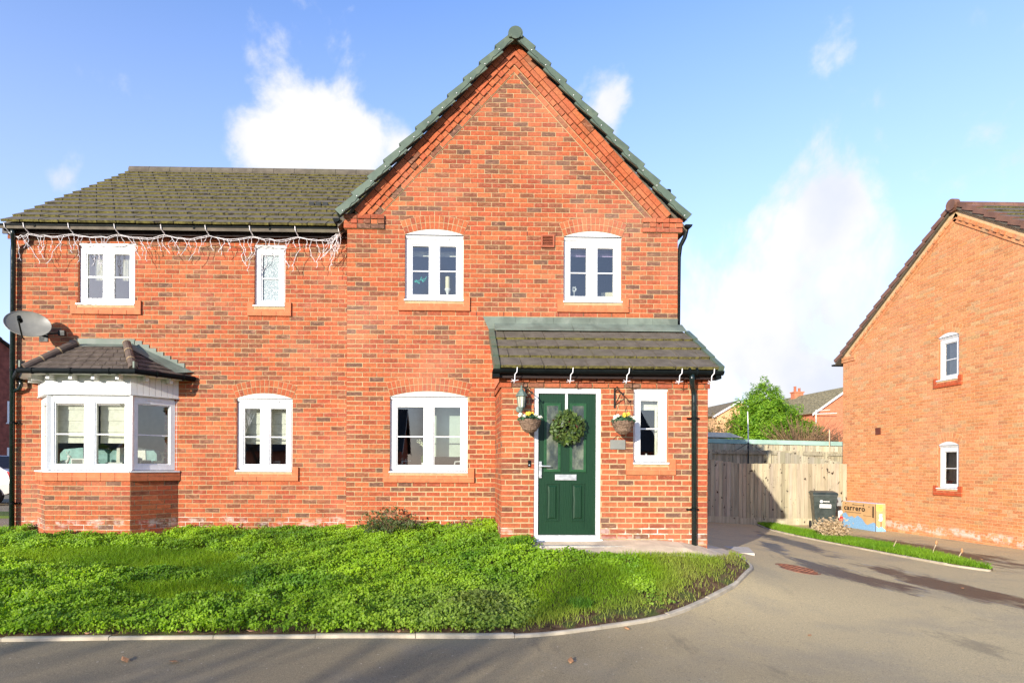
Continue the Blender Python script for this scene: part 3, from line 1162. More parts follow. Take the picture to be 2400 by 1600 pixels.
def brick_sill(parent, T, u0, u1, z1, mat='sill_brick', mortar='mortar', upstand=.075, proj=.032):
    """two-course special sill with upstands at both ends"""
    e = .105
    prt = MB(T)
    prt.box(u0 - e + .004, u1 + e - .004, -proj + .006, .01, z1 - .147, z1 - .004)
    s_ = prt.build('brick_sill', mortar, parent)
    a, b = u0 - e, u1 + e
    # lower course
    n = max(2, int(round((b - a) / .225)))
    w = (b - a) / n
    for i in range(n):
        mb = MB(T)
        mb.box(a + i * w + (.004 if i else 0), a + (i + 1) * w - (.004 if i < n - 1 else 0), -proj - random.uniform(0, .002), .008, z1 - .15, z1 - .08)
        mb.build('sill_brick', mat, s_)
    n2 = max(2, int(round((u1 - u0) / .225)))
    w = (u1 - u0) / n2
    for i in range(n2):
        mb = MB(T)
        p, q = u0 + i * w + .004, u0 + (i + 1) * w - .004
        mb.hexa([(p, -proj, z1 - .073), (q, -proj, z1 - .073), (q, .05, z1 - .073), (p, .05, z1 - .073),
                 (p, -proj + .012, z1 - .006), (q, -proj + .012, z1 - .006), (q, .05, z1 + .004), (p, .05, z1 + .004)])
        mb.build('sill_brick', mat, s_)
    for (p, q) in ((a, u0 - .006), (u1 + .006, b)):
        mb = MB(T)
        mb.box(p, q, -proj, .008, z1 - .072, z1 + upstand)
        mb.build('sill_brick', mat, s_)
    return s_


# ------------------------------------------------------------------ our house
house = thing('brick_house', (0.9, 9.4, .45), 'red brick house with a tall front gable, brown tiled wing and green front door', 'house')

XL, XS, XR = -7.17, -1.64, 3.60
EAVE_G = 5.36
AP = (.975, 8.20)
TL, TG, TP = TY(L), TY(G), TY(P)

# openings
W1 = (-6.085, -5.165, 4.18, 5.195)
W2 = (-3.23, -2.73, 4.18, 5.205)
W3 = (-.73, .19, 4.18, 5.23)
W4 = (1.78, 2.705, 4.18, 5.23)
W5 = (-3.51, -2.60, 1.48, 2.68)
W6 = (-.955, .27, 1.48, 2.68)
W7 = (2.555, 3.04, 1.63, 2.68)
DOOR = (1.165, 2.095, .585, 2.68)
BAYO = (-6.5, -4.68, 1.0, 2.9)


def sill_hole(w):
    return [(w[0] - .105, w[1] + .105, w[2] - .15, w[2] - .075), (w[0] - .105, w[1] + .105, w[2] - .08, w[2] + .075)]


# left wing wall
mb = MB(TL)
holes = [W1, W2, W5, BAYO]
backing(mb, XL, XS + .05, .1, 5.5, holes)
for h in (W1, W2, W5):
    reveals(mb, h, mi=1)
wallL = mb.build('wall', ['mortar', 'sill_brick'], house)
hb = holes + sill_hole(W1) + sill_hole(W2) + sill_hole(W5)
add_bricks('ours', brick_course_polys(XL, XS, .205, 5.23, hb, shift=.05, darkf=lambda u, z: .25 if z > 2.9 else .16), TL, wallL)
# corbelled course below the fascia
add_bricks('ours', brick_course_polys(XL - .03, XS, 5.235, 5.30, [], shift=.02, dark=.4), TY(L - .028), wallL)

# gable wall
dxg = (XR - XS) / 2
slope = (AP[1] - EAVE_G) / dxg
clipsG = [(-slope, 1, AP[1] - slope * AP[0]), (slope, 1, AP[1] + slope * AP[0])]
mb = MB(TG)
holesG = [W3, W4, W6]
backing(mb, XS, XR, .1, EAVE_G, holesG)
mb.poly([(XS, .0045, EAVE_G), (XR, .0045, EAVE_G), (AP[0], .0045, AP[1])])
for h in holesG:
    reveals(mb, h, mi=1)
mb.poly([(XS, .0, .1), (XS, .0, EAVE_G), (XS, .45, EAVE_G), (XS, .45, .1)], 1)
wallG = mb.build('gable_wall', ['mortar', 'sill_brick'], house)
hbG = holesG + sill_hole(W3) + sill_hole(W4) + sill_hole(W6) + [(.715, XR, .1, 3.0)]
add_bricks('ours', brick_course_polys(XS, XR, .205, 8.2, hbG, clipsG, shift=.07, darkf=lambda u, z: .36 if z > 5.2 else (.27 if z > 4 else .17)), TG, wallG)

# raking brick bands under the verge, with dentils
for sgn in (-1, 1):
    e = Vector((AP[0] + sgn * (dxg + .02), 0, EAVE_G - .02))
    a = Vector((AP[0], 0, AP[1]))
    d = (a - e).normalized()
    ln = (a - e).length
    nrm = Vector((-d.z, 0, d.x)) * (1 if sgn < 0 else -1)      # outward, up the gable
    band = MB(TG)
    rows = ((-.265, -.19, -.014, .225), (-.185, -.105, -.03, .1), (-.10, -.03, -.052, .225), (-.024, .07, -.044, .225))

    def quad(s0, s1, t0, t1, y):
        q = [e + d * s0 + nrm * t0, e + d * s1 + nrm * t0, e + d * s1 + nrm * t1, e + d * s0 + nrm * t1]
        q = [(p.x, p.z) for p in q]
        # stop at the apex centre line
        q = clip_poly(q, (-sgn, 0, -sgn * AP[0]))
        return q if sgn < 0 else q[::-1]
    q = quad(.26, ln + .35, -.272, .05, 0)
    band.prism(q, -.006, .004)
    rk = band.build('raking_band', 'mortar', house)
    for (t0, t1, y, bl) in rows:
        s0 = .38 if t0 < -.2 else .28
        i = 0
        while s0 < ln + .3:
            q = quad(s0 + .005, s0 + bl - .005, t0 + .004, t1 - .004, y)
            yy = y
            if bl == .1:
                yy = -.040 if i % 2 else -.026
            if len(q) >= 3 and area(q) > 6e-4:
                m_ = MB(TG)
                m_.prism(q, yy, .0)
                o = m_.build('rake_brick', 'brick_single', rk)
                o.color = (*(pick(DARK) if random.random() < (.4 if t0 < -.2 else .04) else pick(RED[:2])), 1)
            s0 += bl
            i += 1
# kneelers at the gable feet
for (u0, u1) in ((XS - .05, -1.06), (3.03, XR + .06)):
    m_ = MB(TG)
    m_.box(u0 + .004, u1 - .004, -.018, .05, 5.303, 5.52)
    kn = m_.build('kneeler', 'mortar', house)
    for z0, pr, n, alt in ((5.305, .034, 3, 0), (5.38, .026, 6, 1), (5.455, .046, 3, 0)):
        w = (u1 - u0) / n
        for i in range(n):
            m_ = MB(TG)
            pp = pr + (.018 if (alt and i % 2) else 0)
            m_.box(u0 + i * w + (.005 if i else 0), u0 + (i + 1) * w - (.005 if i < n - 1 else 0), -pp, .02, z0 + .004, z0 + .068)
            o = m_.build('kneeler_brick', 'brick_single', kn)
            o.color = (*(pick(DARK) if random.random() < .3 else pick(RED)), 1)

# porch walls
mb = MB(TP)
holesP = [W7, DOOR]
backing(mb, .705, 3.60, .1, 2.83, holesP)
for h in holesP:
    reveals(mb, h, mi=1)
wallP = mb.build('porch_wall', ['mortar', 'sill_brick'], house)
hbP = holesP + sill_hole(W7)
add_bricks('ours', brick_course_polys(.705, 3.60, .36, 2.68, hbP, shift=-.03, dark=.19), TP, wallP)
add_bricks('ours', brick_course_polys(.685, 3.62, 2.682, 2.755, [], shift=.06, dark=.3), TY(P - .022), wallP)
# dentil course
i = 0
u = .665
dn = []
while u < 3.62:
    w = .105
    p, q = u + .004, min(u + w - .004, 3.64)
    dn.append(([(p, 2.759), (q, 2.759), (q, 2.826), (p, 2.826)], pick(RED), -.048 if i % 2 else -.026))
    u += w
    i += 1
mbd = MB(TP)
dp = []
for poly, col, y in dn:
    m_ = MB(TP)
    m_.prism(poly, y, 0)
    o = m_.build('dentil_brick', 'brick_single', wallP)
    o.color = (*col, 1)
# porch return walls
for (p, q, nm) in (((.705, G), (.705, P), 'left'), ((3.60, P), (3.60, G + .05), 'right')):
    T = TF(p, q)
    ln = (Vector(q) - Vector(p)).length
    m_ = MB(T)
    backing(m_, 0, ln, .1, 2.88, [])
    wr = m_.build('porch_wall', 'mortar', house)
    add_bricks('ours', brick_course_polys(0, ln, .28, 2.83, [], shift=.1, dark=.2), T, wr)
    if nm == 'left':
        add_bricks('ours', brick_course_polys(.02, ln + .02, 2.682, 2.755, [], shift=.1, dark=.2), TF((.685, G), (.685, P)), wr)
# side and back walls of the house (turned away from the road)
m_ = MB()
m_.box(XL, XL + .1, L + .01, 17.2, .1, 5.4)
m_.box(XS + .1, XR - .01, 17.1, 17.2, .1, 5.4)
m_.box(XL + .1, XS + .1, 17.1, 17.2, .1, 5.4)
m_.box(XR - .1, XR, G + .06, 17.1, .1, 5.4)
m_.poly([(XL + .02, L + .1, 5.4), (XL + .02, 17.2, 5.4), (XL + .02, 13.38, 7.95)])
m_.build('rear_wall', 'far_brick', house)

# bay
BF = 9.32
bp = [(-6.72, L), (-6.235, BF), (-4.935, BF), (-4.45, L)]
for i in range(3):
    T = TF(bp[i], bp[i + 1])
    ln = (Vector(bp[i + 1]) - Vector(bp[i])).length
    m_ = MB(T)
    backing(m_, 0, ln, .1, 1.33, [])
    wb_ = m_.build('bay_wall', 'mortar', house)
    add_bricks('ours', brick_course_polys(.004, ln - .004, .28, 1.33, [], shift=.03 * i, dark=.22), T, wb_)
    # brick sill course
    m_ = MB(T)
    m_.box(-.01, ln + .01, -.028, .02, 1.336, 1.462)
    bs_ = m_.build('brick_sill', 'mortar', house)
    for z0, z1_ in ((1.333, 1.398), (1.404, 1.462)):
        n = max(2, round(ln / .225))
        w = ln / n
        for j in range(n):
            m_ = MB(T)
            m_.box(j * w + (.004 if j else -.012), (j + 1) * w - (.004 if j < n - 1 else -.012), -.034, .01, z0, z1_)
            o = m_.build('sill_brick', 'sill_brick', bs_)
    # window of this face
    pw = window(house, T, .0, ln, 1.465, 2.655, 2 if i == 1 else 1, head=False, room=None, st=.09 if i == 1 else .1, vent=False, handle=True)
    # white boarding above
    m_ = MB(T)
    m_.box(-.005, ln + .005, -.012, .1, 2.658, 2.668)
    m_.box(0, ln, .012, .1, 2.66, 2.99)
    bd = m_.build('bay_boarding', 'white_board', house)
    n = 1 if i == 1 else 8
    w = ln / n
    for j in range(n):
        m_ = MB(T)
        m_.box(j * w + .0025, (j + 1) * w - .0025, .0, .0125, 2.672, 2.985)
        m_.build('board', 'white_board', bd)
    # corner post
    m_ = MB(T)
    m_.box(ln - .022, ln + .014, .02, .1, 1.5, 2.655)
    m_.build('corner_post', 'white_upvc', house)
    # eave brackets
    for f in ((.1, .36, .62, .9) if i == 1 else (.25, .75)):
        m_ = MB(T)
        c_ = ln * f
        m_.prism([(0, 0)] * 0 or [(c_ - .025, 2.88), (c_ + .025, 2.88), (c_ + .025, 2.955), (c_ - .025, 2.955)], -.15, 0)
        m_.build('eave_bracket', 'white_board', house)
# soffit and fascia of the bay
ep = [(-7.02, L), (-6.44, BF - .2), (-4.77, BF - .2), (-4.22, L)]
m_ = MB()
m_.poly([(ep[0][0], ep[0][1], 2.957), (ep[1][0], ep[1][1], 2.957), (ep[2][0], ep[2][1], 2.957), (ep[3][0], ep[3][1], 2.957)])
for i in range(3):
    a, b = ep[i], ep[i + 1]
    m_.poly([(*a, 2.957), (*b, 2.957), (*b, 3.0), (*a, 3.0)])
m_.build('bay_soffit', 'white_board', house)
m_ = MB()
gp = [Vector((p[0], p[1], 2.985)) for p in ep]
gp2 = [Vector((-7.08, L - .02, 2.985)), Vector((-6.47, BF - .25, 2.985)), Vector((-4.74, BF - .25, 2.985)), Vector((-4.18, L - .03, 2.985))]
m_.tube(gp2, .042, 10)
for f in (.12, .45, .78):
    p = gp2[1].lerp(gp2[2], f)
    m_.tube([p + Vector((-.012, 0, 0)), p + Vector((.012, 0, 0))], .05, 10)
for f in (.35, .8):
    p = gp2[2].lerp(gp2[3], f)
    dd = (gp2[3] - gp2[2]).normalized() * .012
    m_.tube([p - dd, p + dd], .05, 10)
m_.build('bay_gutter', 'black_plastic', house)
# bay roof: slates on three slopes
rt = [(-6.62, L - .02, 3.02), (-6.05, L - .16, 3.50), (-5.22, L - .16, 3.50), (-4.56, L - .02, 3.02)]
m_ = MB()
E = [Vector((p[0], p[1], 3.01)) for p in ep]
Tt = [Vector((-6.06, L, 3.50)), Vector((-6.06, L - .1, 3.50)), Vector((-5.24, L - .1, 3.50)), Vector((-5.24, L, 3.50))]
faces = [(E[0], E[1], Tt[1], Tt[0]), (E[1], E[2], Tt[2], Tt[1]), (E[2], E[3], Tt[3], Tt[2])]
for f in faces:
    m_.poly([p - Vector((0, 0, .012)) for p in f])
broof = m_.build('bay_roof', 'slate', house)
for fi, (a, b, c_, d) in enumerate(faces):
    rows = 6
    nrm = (b - a).cross(d - a).normalized()
    if nrm.z < 0:
        nrm = -nrm
    for r_ in range(rows):
        f0, f1 = r_ / rows, min(1, (r_ + 1.25) / rows)
        l0, l1 = a.lerp(d, f0), a.lerp(d, f1)
        r0, r1 = b.lerp(c_, f0), b.lerp(c_, f1)
        wd = (r0 - l0).length
        n = max(1, int(round(wd / .17)))
        for j in range(n + 1):
            g0 = (j - (.5 if r_ % 2 else 0)) / n
            g1 = g0 + 1 / n
            g0, g1 = max(0, g0), min(1, g1)
            if g1 - g0 < .02:
                continue
            e_ = .01 / max(wd, .1)
            lo0, lo1 = l0.lerp(r0, g0 + e_ * .4), l0.lerp(r0, g1 - e_ * .4)
            hi0, hi1 = l1.lerp(r1, g0 + e_ * .4), l1.lerp(r1, g1 - e_ * .4)
            up = nrm * (.020 + random.uniform(0, .004))
            m_ = MB()
            m_.hexa([lo0 + up - nrm * .014, lo1 + up - nrm * .014, hi1 - nrm * .006, hi0 - nrm * .006, lo0 + up, lo1 + up, hi1 + nrm * .004, hi0 + nrm * .004])
            m_.build('slate', 'slate', broof)
for (a, b) in ((Vector((-6.43, BF - .19, 3.03)), Vector((-6.02, L - .14, 3.535))), (Vector((-4.80, BF - .19, 3.03)), Vector((-5.22, L - .14, 3.535)))):
    for k in range(3):
        p, q = a.lerp(b, k / 3), a.lerp(b, (k + 1) / 3 - .005)
        m_ = MB()
        m_.tube([p, q], [.064, .058], 12)
        m_.build('hip_tile', 'hip_tile', broof, smooth=False)
        m_ = MB()
        m_.tube([q - (q - p) * .02, q + (q - p) * .035], .064, 12)
        m_.build('mortar_joint', 'mortar', broof)
# hip irons / valley lead at the feet of the hips
for c_ in (Vector((-6.47, BF - .23, 3.04)), Vector((-4.77, BF - .24, 3.04))):
    m_ = MB()
    m_.box(c_.x - .012, c_.x + .012, c_.y, c_.y + .1, c_.z, c_.z + .10)
    m_.build('hip_iron', 'lead', broof)
# stepped lead on the wall and the apron
m_ = MB(TL)
steps = 7
m_.box(-6.10, -5.16, -.012, .0, 3.50, 3.635)
for i in range(steps):
    f = i / steps
    z_top = 3.665 - (i + 1) * .060
    xl = -6.10 - (i + 1) * .115
    m_.box(xl, xl + .125, -.012 - i * .0004, .0, z_top - .16, z_top)
    xr = -5.16 + (i + 1) * .115
    m_.box(xr - .125, xr, -.012 - i * .0004, .0, z_top - .16, z_top)
m_.build('stepped_flashing', 'lead', house)
m_ = MB()
for (p, q, r_, s_) in (((-6.07, L - .012, 3.545), (-5.21, L - .012, 3.545), (-5.20, L - .17, 3.475), (-6.08, L - .17, 3.475)),
                       ((-5.20, L - .014, 3.56), (-4.20, L - .014, 3.10), (-4.42, L - .17, 3.062), (-5.22, L - .19, 3.485)),
                       ((-7.0, L - .014, 3.10), (-6.10, L - .014, 3.56), (-6.08, L - .19, 3.485), (-6.86, L - .17, 3.062))):
    v = [Vector(p), Vector(q), Vector(r_), Vector(s_)]
    m_.poly(v)
m_.build('apron_flashing', 'lead', house)
# bay room
m_ = MB()
A, B, C_, D, y0, y1 = -7.0, -3.9, .6, 2.95, L + .17, 13.2
m_.poly([(A, y1, C_), (B, y1, C_), (B, y1, D), (A, y1, D)])
m_.poly([(A, y0, C_), (A, y1, C_), (A, y1, D), (A, y0, D)])
m_.poly([(B, y1, C_), (B, y0, C_), (B, y0, D), (B, y1, D)])
m_.poly([(A, y0, C_), (B, y0, C_), (B, y1, C_), (A, y1, C_)])
m_.poly([(A, y1, D), (B, y1, D), (B, y0, D), (A, y0, D)])
m_.poly([(p[0], p[1] + .12, 1.44) for p in bp])
m_.build('room', 'room_cream', house)

# plain windows
window(house, TL, *W1, 2, room='room_teal', vent=False)
window(house, TL, *W2, 1, glass='frosted_glass', room=None, vent=False)
for w_, T, rm in ((W3, TG, 'room_grey'), (W4, TG, 'room_grey'), (W5, TL, 'room_grey'), (W6, TG, 'room_dark')):
    window(house, T, *w_, 2, room=rm)
    arch_head(house, T, w_[0], w_[1], w_[3])
window(house, TP, *W7, 1, room='room_dark', depth=1.0, spread=.08)
for w_, T in ((W1, TL), (W2, TL), (W3, TG), (W4, TG), (W5, TL), (W6, TG), (W7, TP)):
    brick_sill(house, T, w_[0], w_[1], w_[2], proj=.02 if w_ is W7 else .032)

flush_bricks('ours', 'brick_single', 'brick_joined')

# front door
m_ = MB(TP)
d0, d1, dz0, dz1 = DOOR
bars(m_, d0, d1, dz0, dz1, .058, .02, .12, wb=.03, wt=.07)
door = m_.build('door', 'white_upvc', house)
l0, l1, lz0, lz1 = d0 + .06, d1 - .06, dz0 + .055, dz1 - .072
gl_ = ((1.345, 1.505), (1.705, 1.865))
m_ = MB(TP)
m_.box(l0, l1, .05, .1, lz0, lz1)
m_.build('door_leaf', 'green_door', door)
for (a, b) in gl_:
    m_ = MB(TP)
    bars(m_, a - .035, b + .035, 1.515, 2.475, .012, .034, .052)
    bars(m_, a - .022, b + .022, 1.528, 2.462, .022, .042, .052)
    m_.build('moulding', 'green_moulding', door)
    m_ = MB(TP)
    m_.box(a, b, .046, .0495, 1.55, 2.44)
    m_.build('glass_panel', 'door_glass', door)
    m_ = MB(TP)
    bars(m_, a - .01, b + .015, .825, 1.36, .016, .036, .051)
    m_.build('moulding', 'green_door', door)
    m_ = MB(TP)
    p, q, r_, s_ = a + .02, b - .015, .86, 1.325
    e_ = .022
    m_.hexa([(p, .05, r_), (q, .05, r_), (q - e_, .036, r_ + e_), (p + e_, .036, r_ + e_), (p, .05, s_), (q, .05, s_), (q - e_, .036, s_ - e_), (p + e_, .036, s_ - e_)])
    m_.build('raised_panel', 'green_door', door)
m_ = MB(TP)
m_.box(1.465, 1.765, .036, .05, 1.40, 1.48)
m_.box(1.475, 1.755, .026, .036, 1.41, 1.47)
m_.build('letter_plate', 'chrome', door)
m_ = MB(TP)
m_.box(l0 + .012, l0 + .05, .03, .05, 1.43, 1.66)
m_.tube([(l0 + .03, .03, 1.595), (l0 + .03, -.015, 1.595), (l0 + .05, -.02, 1.595), (l0 + .165, -.02, 1.592)], .011, 8)
m_.lathe([(.014, 0), (.014, .02)], (l0 + .03, .03, 1.47), 10, axis=(0, -1, 0))
m_.build('handle', 'chrome', door)
m_ = MB(TP)
m_.box(d0 + .06, d1 - .06, .03, .1, dz0 + .012, dz0 + .05)
m_.build('threshold', 'chrome', door)
m_ = MB(TP)
m_.box(d0 - .02, d1 + .02, -.05, .1, dz0 - .05, dz0 - .002)
m_.build('door_step', 'white_paint', door)
m_ = MB()
m_.box(1.02, 2.4, 7.95, P + .02, .40, .53)
m_.build('front_step', 'concrete', house)

# ------------------------------------------------------------------ roofs
def tile_mesh(w, ln, th, name='tile', mats=('roof_tile', 'mossy_tail')):
    """interlocking flat tile: x across, y up the slope from its tail at 0, z out of the roof"""
    m_ = MB()
    # notched tail: a thin side lap and the main pan
    m_.hexa([(0.012, 0, 0), (w - .004, 0, 0), (w - .004, ln, -.02), (0.012, ln, -.02), (0.012, 0, th), (w - .004, 0, th), (w - .004, ln, -.003), (0.012, ln, -.003)], mis=[0, 0, 1, 0, 0, 0])
    m_.hexa([(0, .02, .002), (.012, .02, .002), (.012, ln, -.02), (0, ln, -.02), (0, .02, th * .62), (.012, .02, th * .62), (.012, ln, -.008), (0, ln, -.008)], mis=[0, 0, 1, 0, 0, 0])
    me = bpy.data.meshes.new(name)
    me.from_pydata(m_.v, [], m_.f)
    for q in mats:
        me.materials.append(M[q])
    me.polygons.foreach_set('material_index', m_.mi)
    return me


def tile_slope(parent, x0, x1, y0, z0, pitch, rows, gauge, w=.30, th=.036, mats=('roof_tile', 'mossy_tail'), name='tile', frame=None, half=True):
    """rows of tiles rising in +Y from eave (y0, z0); frame maps the local roof into the world"""
    cache = {}
    cp, sp = math.cos(pitch), math.sin(pitch)
    for r_ in range(rows):
        u = x0 - (w / 2 if (r_ % 2 and half) else 0)
        while u < x1 - .02:
            a, b = max(u, x0), min(u + w, x1)
            u += w
            if b - a < .09:
                continue
            key = round(b - a, 3)
            if key not in cache:
                cache[key] = tile_mesh(b - a, gauge * 1.22, th, name, mats)
            p = Vector((a, y0 + r_ * gauge * cp, z0 + r_ * gauge * sp + random.uniform(-.003, .003)))
            rot = Matrix.Rotation(pitch + random.uniform(-.006, .006), 4, 'X') @ Matrix.Rotation(random.uniform(-.004, .004), 4, 'Z')
            mt = Matrix.Translation(p) @ rot
            if frame is not None:
                mt = frame @ mt
            o = bpy.data.objects.new(name, cache[key])
            link(o, parent)
            o.matrix_local = mt


p35 = R(35)
yE, zE = 9.55, 5.40
RZ, RY = 8.07, 9.55 + (8.07 - 5.40) / math.tan(p35)
m_ = MB()
m_.hexa([(XL + .02, yE + .05, zE - .09), (AP[0], yE + .05, zE - .09), (AP[0], RY, RZ - .1), (XL + .02, RY, RZ - .1),
         (XL + .02, yE + .05, zE - .03), (AP[0], yE + .05, zE - .03), (AP[0], RY, RZ - .04), (XL + .02, RY, RZ - .04)])
m_.poly([(XL, RY, RZ), (AP[0], RY, RZ), (AP[0], 17.4, 5.3), (XL, 17.4, 5.3)])
roofL = m_.build('roof', 'roof_tile', house)
tile_slope(roofL, -7.10, -1.3, yE, zE, p35, 15, .3105)
for i in range(15):
    m_ = MB()
    a = -7.10 + i * .453
    m_.tube([(a + .004, RY, RZ - .02), (a + .449, RY, RZ - .02)], .115, 14)
    m_.build('ridge_tile', 'roof_tile', roofL)
# dark vent tile
for k in range(3):
    m_ = MB()
    t0 = 4.1 * .3105
    y_, z_ = yE + t0 * math.cos(p35), zE + t0 * math.sin(p35) + .05
    m_.box(-2.52 + k * .12, -2.43 + k * .12, y_, y_ + .2, z_ - .01, z_ + .05)
    m_.build('vent_tile', 'dark_metal', roofL)
# fascia, soffit, gutter of the wing
m_ = MB()
m_.box(XL - .02, XS - .0, L - .16, L - .14, 5.27, 5.40)
m_.box(XL - .02, XS - .0, L - .14, L + .02, 5.302, 5.33)
m_.build('fascia', 'dark_soffit', house)


def gutter(parent, pts, r=.056, mat='black_plastic', brackets=(), name='gutter'):
    """half-round channel along pts (open upwards)"""
    m_ = MB()
    n = 8
    rings = []
    for i, p in enumerate(pts):
        p = Vector(p)
        d = (Vector(pts[min(i + 1, len(pts) - 1)]) - Vector(pts[max(i - 1, 0)])).normalized()
        s_ = Vector((d.y, -d.x, 0))
        ring = [p + s_ * r * math.cos(math.pi * (1 + k / n)) * -1 + Vector((0, 0, r * math.sin(math.pi * (1 + k / n)))) for k in range(n + 1)]
        ring += [p + s_ * (r - .006) * math.cos(math.pi * (1 + k / n)) * -1 + Vector((0, 0, (r - .006) * math.sin(math.pi * (1 + k / n)))) for k in range(n, -1, -1)]
        rings.append(m_._v(ring, None))
    k2 = 2 * (n + 1)
    for i in range(len(rings) - 1):
        for k in range(k2):
            q = (k + 1) % k2
            m_.f.append((rings[i] + k, rings[i + 1] + k, rings[i + 1] + q, rings[i] + q))
            m_.mi.append(0)
    for rg in (rings[0], rings[-1]):
        m_.f.append(tuple(rg + k for k in range(n + 1)))
        m_.mi.append(0)
    g = m_.build(name, mat, parent)
    for b in brackets:
        m_ = MB()
        m_.tube([Vector(b) + Vector((-.014, 0, -.003)), Vector(b) + Vector((.014, 0, -.003))], r + .004, 12)
        m_.build('gutter_bracket', mat, g)
    return g


gutter(house, [(-7.19, L - .225, 5.385), (-1.72, L - .225, 5.395)], brackets=[(x_, L - .225, 5.375) for x_ in (-6.6, -5.35, -4.1, -2.9)])

# gable roof (its slopes face sideways; the verge shows)
gp_ = math.atan(slope)
m_ = MB()
for sgn in (-1, 1):
    ex, ez = AP[0] + sgn * (dxg + .14), EAVE_G - .08 + .10
    m_.hexa([(ex, G - .03, ez - .06), (AP[0], G - .03, AP[1] + .02), (AP[0], 17.2, AP[1] + .02), (ex, 17.2, ez - .06),
             (ex, G - .03, ez), (AP[0], G - .03, AP[1] + .09), (AP[0], 17.2, AP[1] + .09), (ex, 17.2, ez)])
roofG = m_.build('gable_roof', 'roof_tile', house)
m_ = MB()
m_.tube([(AP[0], G - .02, AP[1] + .05), (AP[0], 17.2, AP[1] + .05)], .11, 12)
m_.build('ridge', 'roof_tile', roofG)


def verge_caps(parent, T, ex, ez, ax_, az, n, mat, y0=-.12, y1=.10, h=.118, name='verge_cap', lift=.045):
    e, a = Vector((ex, 0, ez)), Vector((ax_, 0, az))
    d = (a - e).normalized()
    ln = (a - e).length
    nrm = Vector((-d.z, 0, d.x))
    if nrm.z < 0:
        nrm = -nrm
    st = ln / n
    for i in range(n):
        s0, s1 = i * st, (i + 1) * st + .02
        p, q = e + d * s0, e + d * s1
        m_ = MB(T)
        lo, hi = nrm * (lift + random.uniform(0, .004)), nrm * -.004
        B0, B1, T0, T1 = p + lo - nrm * h, q + hi - nrm * h, p + lo, q + hi
        for (ya, yb) in ((y0 - .0012 * (i % 2), y0 + .03),):
            m_.hexa([(B0.x, ya, B0.z), (B1.x, ya, B1.z), (B1.x, yb, B1.z), (B0.x, yb, B0.z), (T0.x, ya, T0.z), (T1.x, ya, T1.z), (T1.x, yb, T1.z), (T0.x, yb, T0.z)])
        C0_, C1_ = T0 - nrm * .03, T1 - nrm * .03
        ya, yb = y0 + .03, y1
        m_.hexa([(C0_.x, ya, C0_.z), (C1_.x, ya, C1_.z), (C1_.x, yb, C1_.z), (C0_.x, yb, C0_.z), (T0.x, ya, T0.z), (T1.x, ya, T1.z), (T1.x, yb, T1.z), (T0.x, yb, T0.z)])
        m_.build(name, mat, parent)


for sgn in (-1, 1):
    verge_caps(roofG, TG, AP[0] + sgn * 2.745, 5.50, AP[0] + sgn * .04, 8.33, 11, 'verge_plastic', y0=-.185)
m_ = MB(TG)
pts = [(AP[0] + .115 * math.cos(R(a_)), 8.28 + .115 * math.sin(R(a_))) for a_ in range(-30, 211, 20)]
m_.prism(pts, -.215, .1)
m_.prism([(AP[0] + .09 * math.cos(R(a_)), 8.28 + .09 * math.sin(R(a_))) for a_ in range(0, 360, 30)], -.224, -.215)
m_.build('ridge_end_cap', 'verge_plastic', roofG)
# side gutter of the gable on the right with its outlet, and its stub on the left
gutter(house, [(3.74, G - .1, 5.41), (3.78, 17, 5.41)])
m_ = MB()
m_.tube([(3.74, G + .0, 5.36), (3.72, G + .02, 5.25), (3.66, G + .05, 5.12), (3.645, G + .07, 4.95), (3.645, G + .09, 3.85)], .034, 8)
m_.build('downpipe', 'black_plastic', house)
gutter(house, [(-1.80, G - .08, 5.44), (-1.80, G + .5, 5.44)])
m_ = MB()
m_.tube([(3.60, 9.9, 5.3), (3.60, 9.9, 6.12)], .05, 12)
m_.tube([(3.60, 9.9, 6.14), (3.60, 9.9, 6.20)], .058, 12)
m_.build('flue', 'black_plastic', house)

# porch roof
pp = R(32.5)
pyE, pzE = 8.08, 2.925
pg = .352
m_ = MB()
top = Vector((0, G, pzE + (G - pyE) * math.tan(pp)))
m_.hexa([(.66, pyE + .04, pzE - .06), (3.66, pyE + .04, pzE - .06), (3.66, G, top.z - .06), (.66, G, top.z - .06),
         (.66, pyE + .04, pzE - .01), (3.66, pyE + .04, pzE - .01), (3.66, G, top.z - .02), (.66, G, top.z - .02)])
proof = m_.build('porch_roof', 'roof_tile', house)
m_ = MB()
m_.poly([(3.62, P + .0, 2.8), (3.62, G, 2.8), (3.62, G, top.z - .1), (3.62, P, 3.0)])
m_.poly([(.69, P + .0, 2.8), (.69, P, 3.0), (.69, G, top.z - .1), (.69, G, 2.8)])
m_.build('spandrel', 'far_brick', proof)
tile_slope(proof, .66, 3.655, pyE, pzE, pp, 4, pg, th=.038)
for (a, b, nm) in ((.585, .665, 0), (3.65, 3.72, 1)):
    for i in range(4):
        cp, sp = math.cos(pp), math.sin(pp)
        y_, z_ = pyE + i * pg * cp, pzE + i * pg * sp
        m_ = MB(Matrix.Translation((0, y_, z_)) @ Matrix.Rotation(pp - .04, 4, 'X'))
        m_.box(a, b, -.02, pg * 1.02, -.07, .052)
        m_.build('verge_cap', 'verge_plastic', proof)
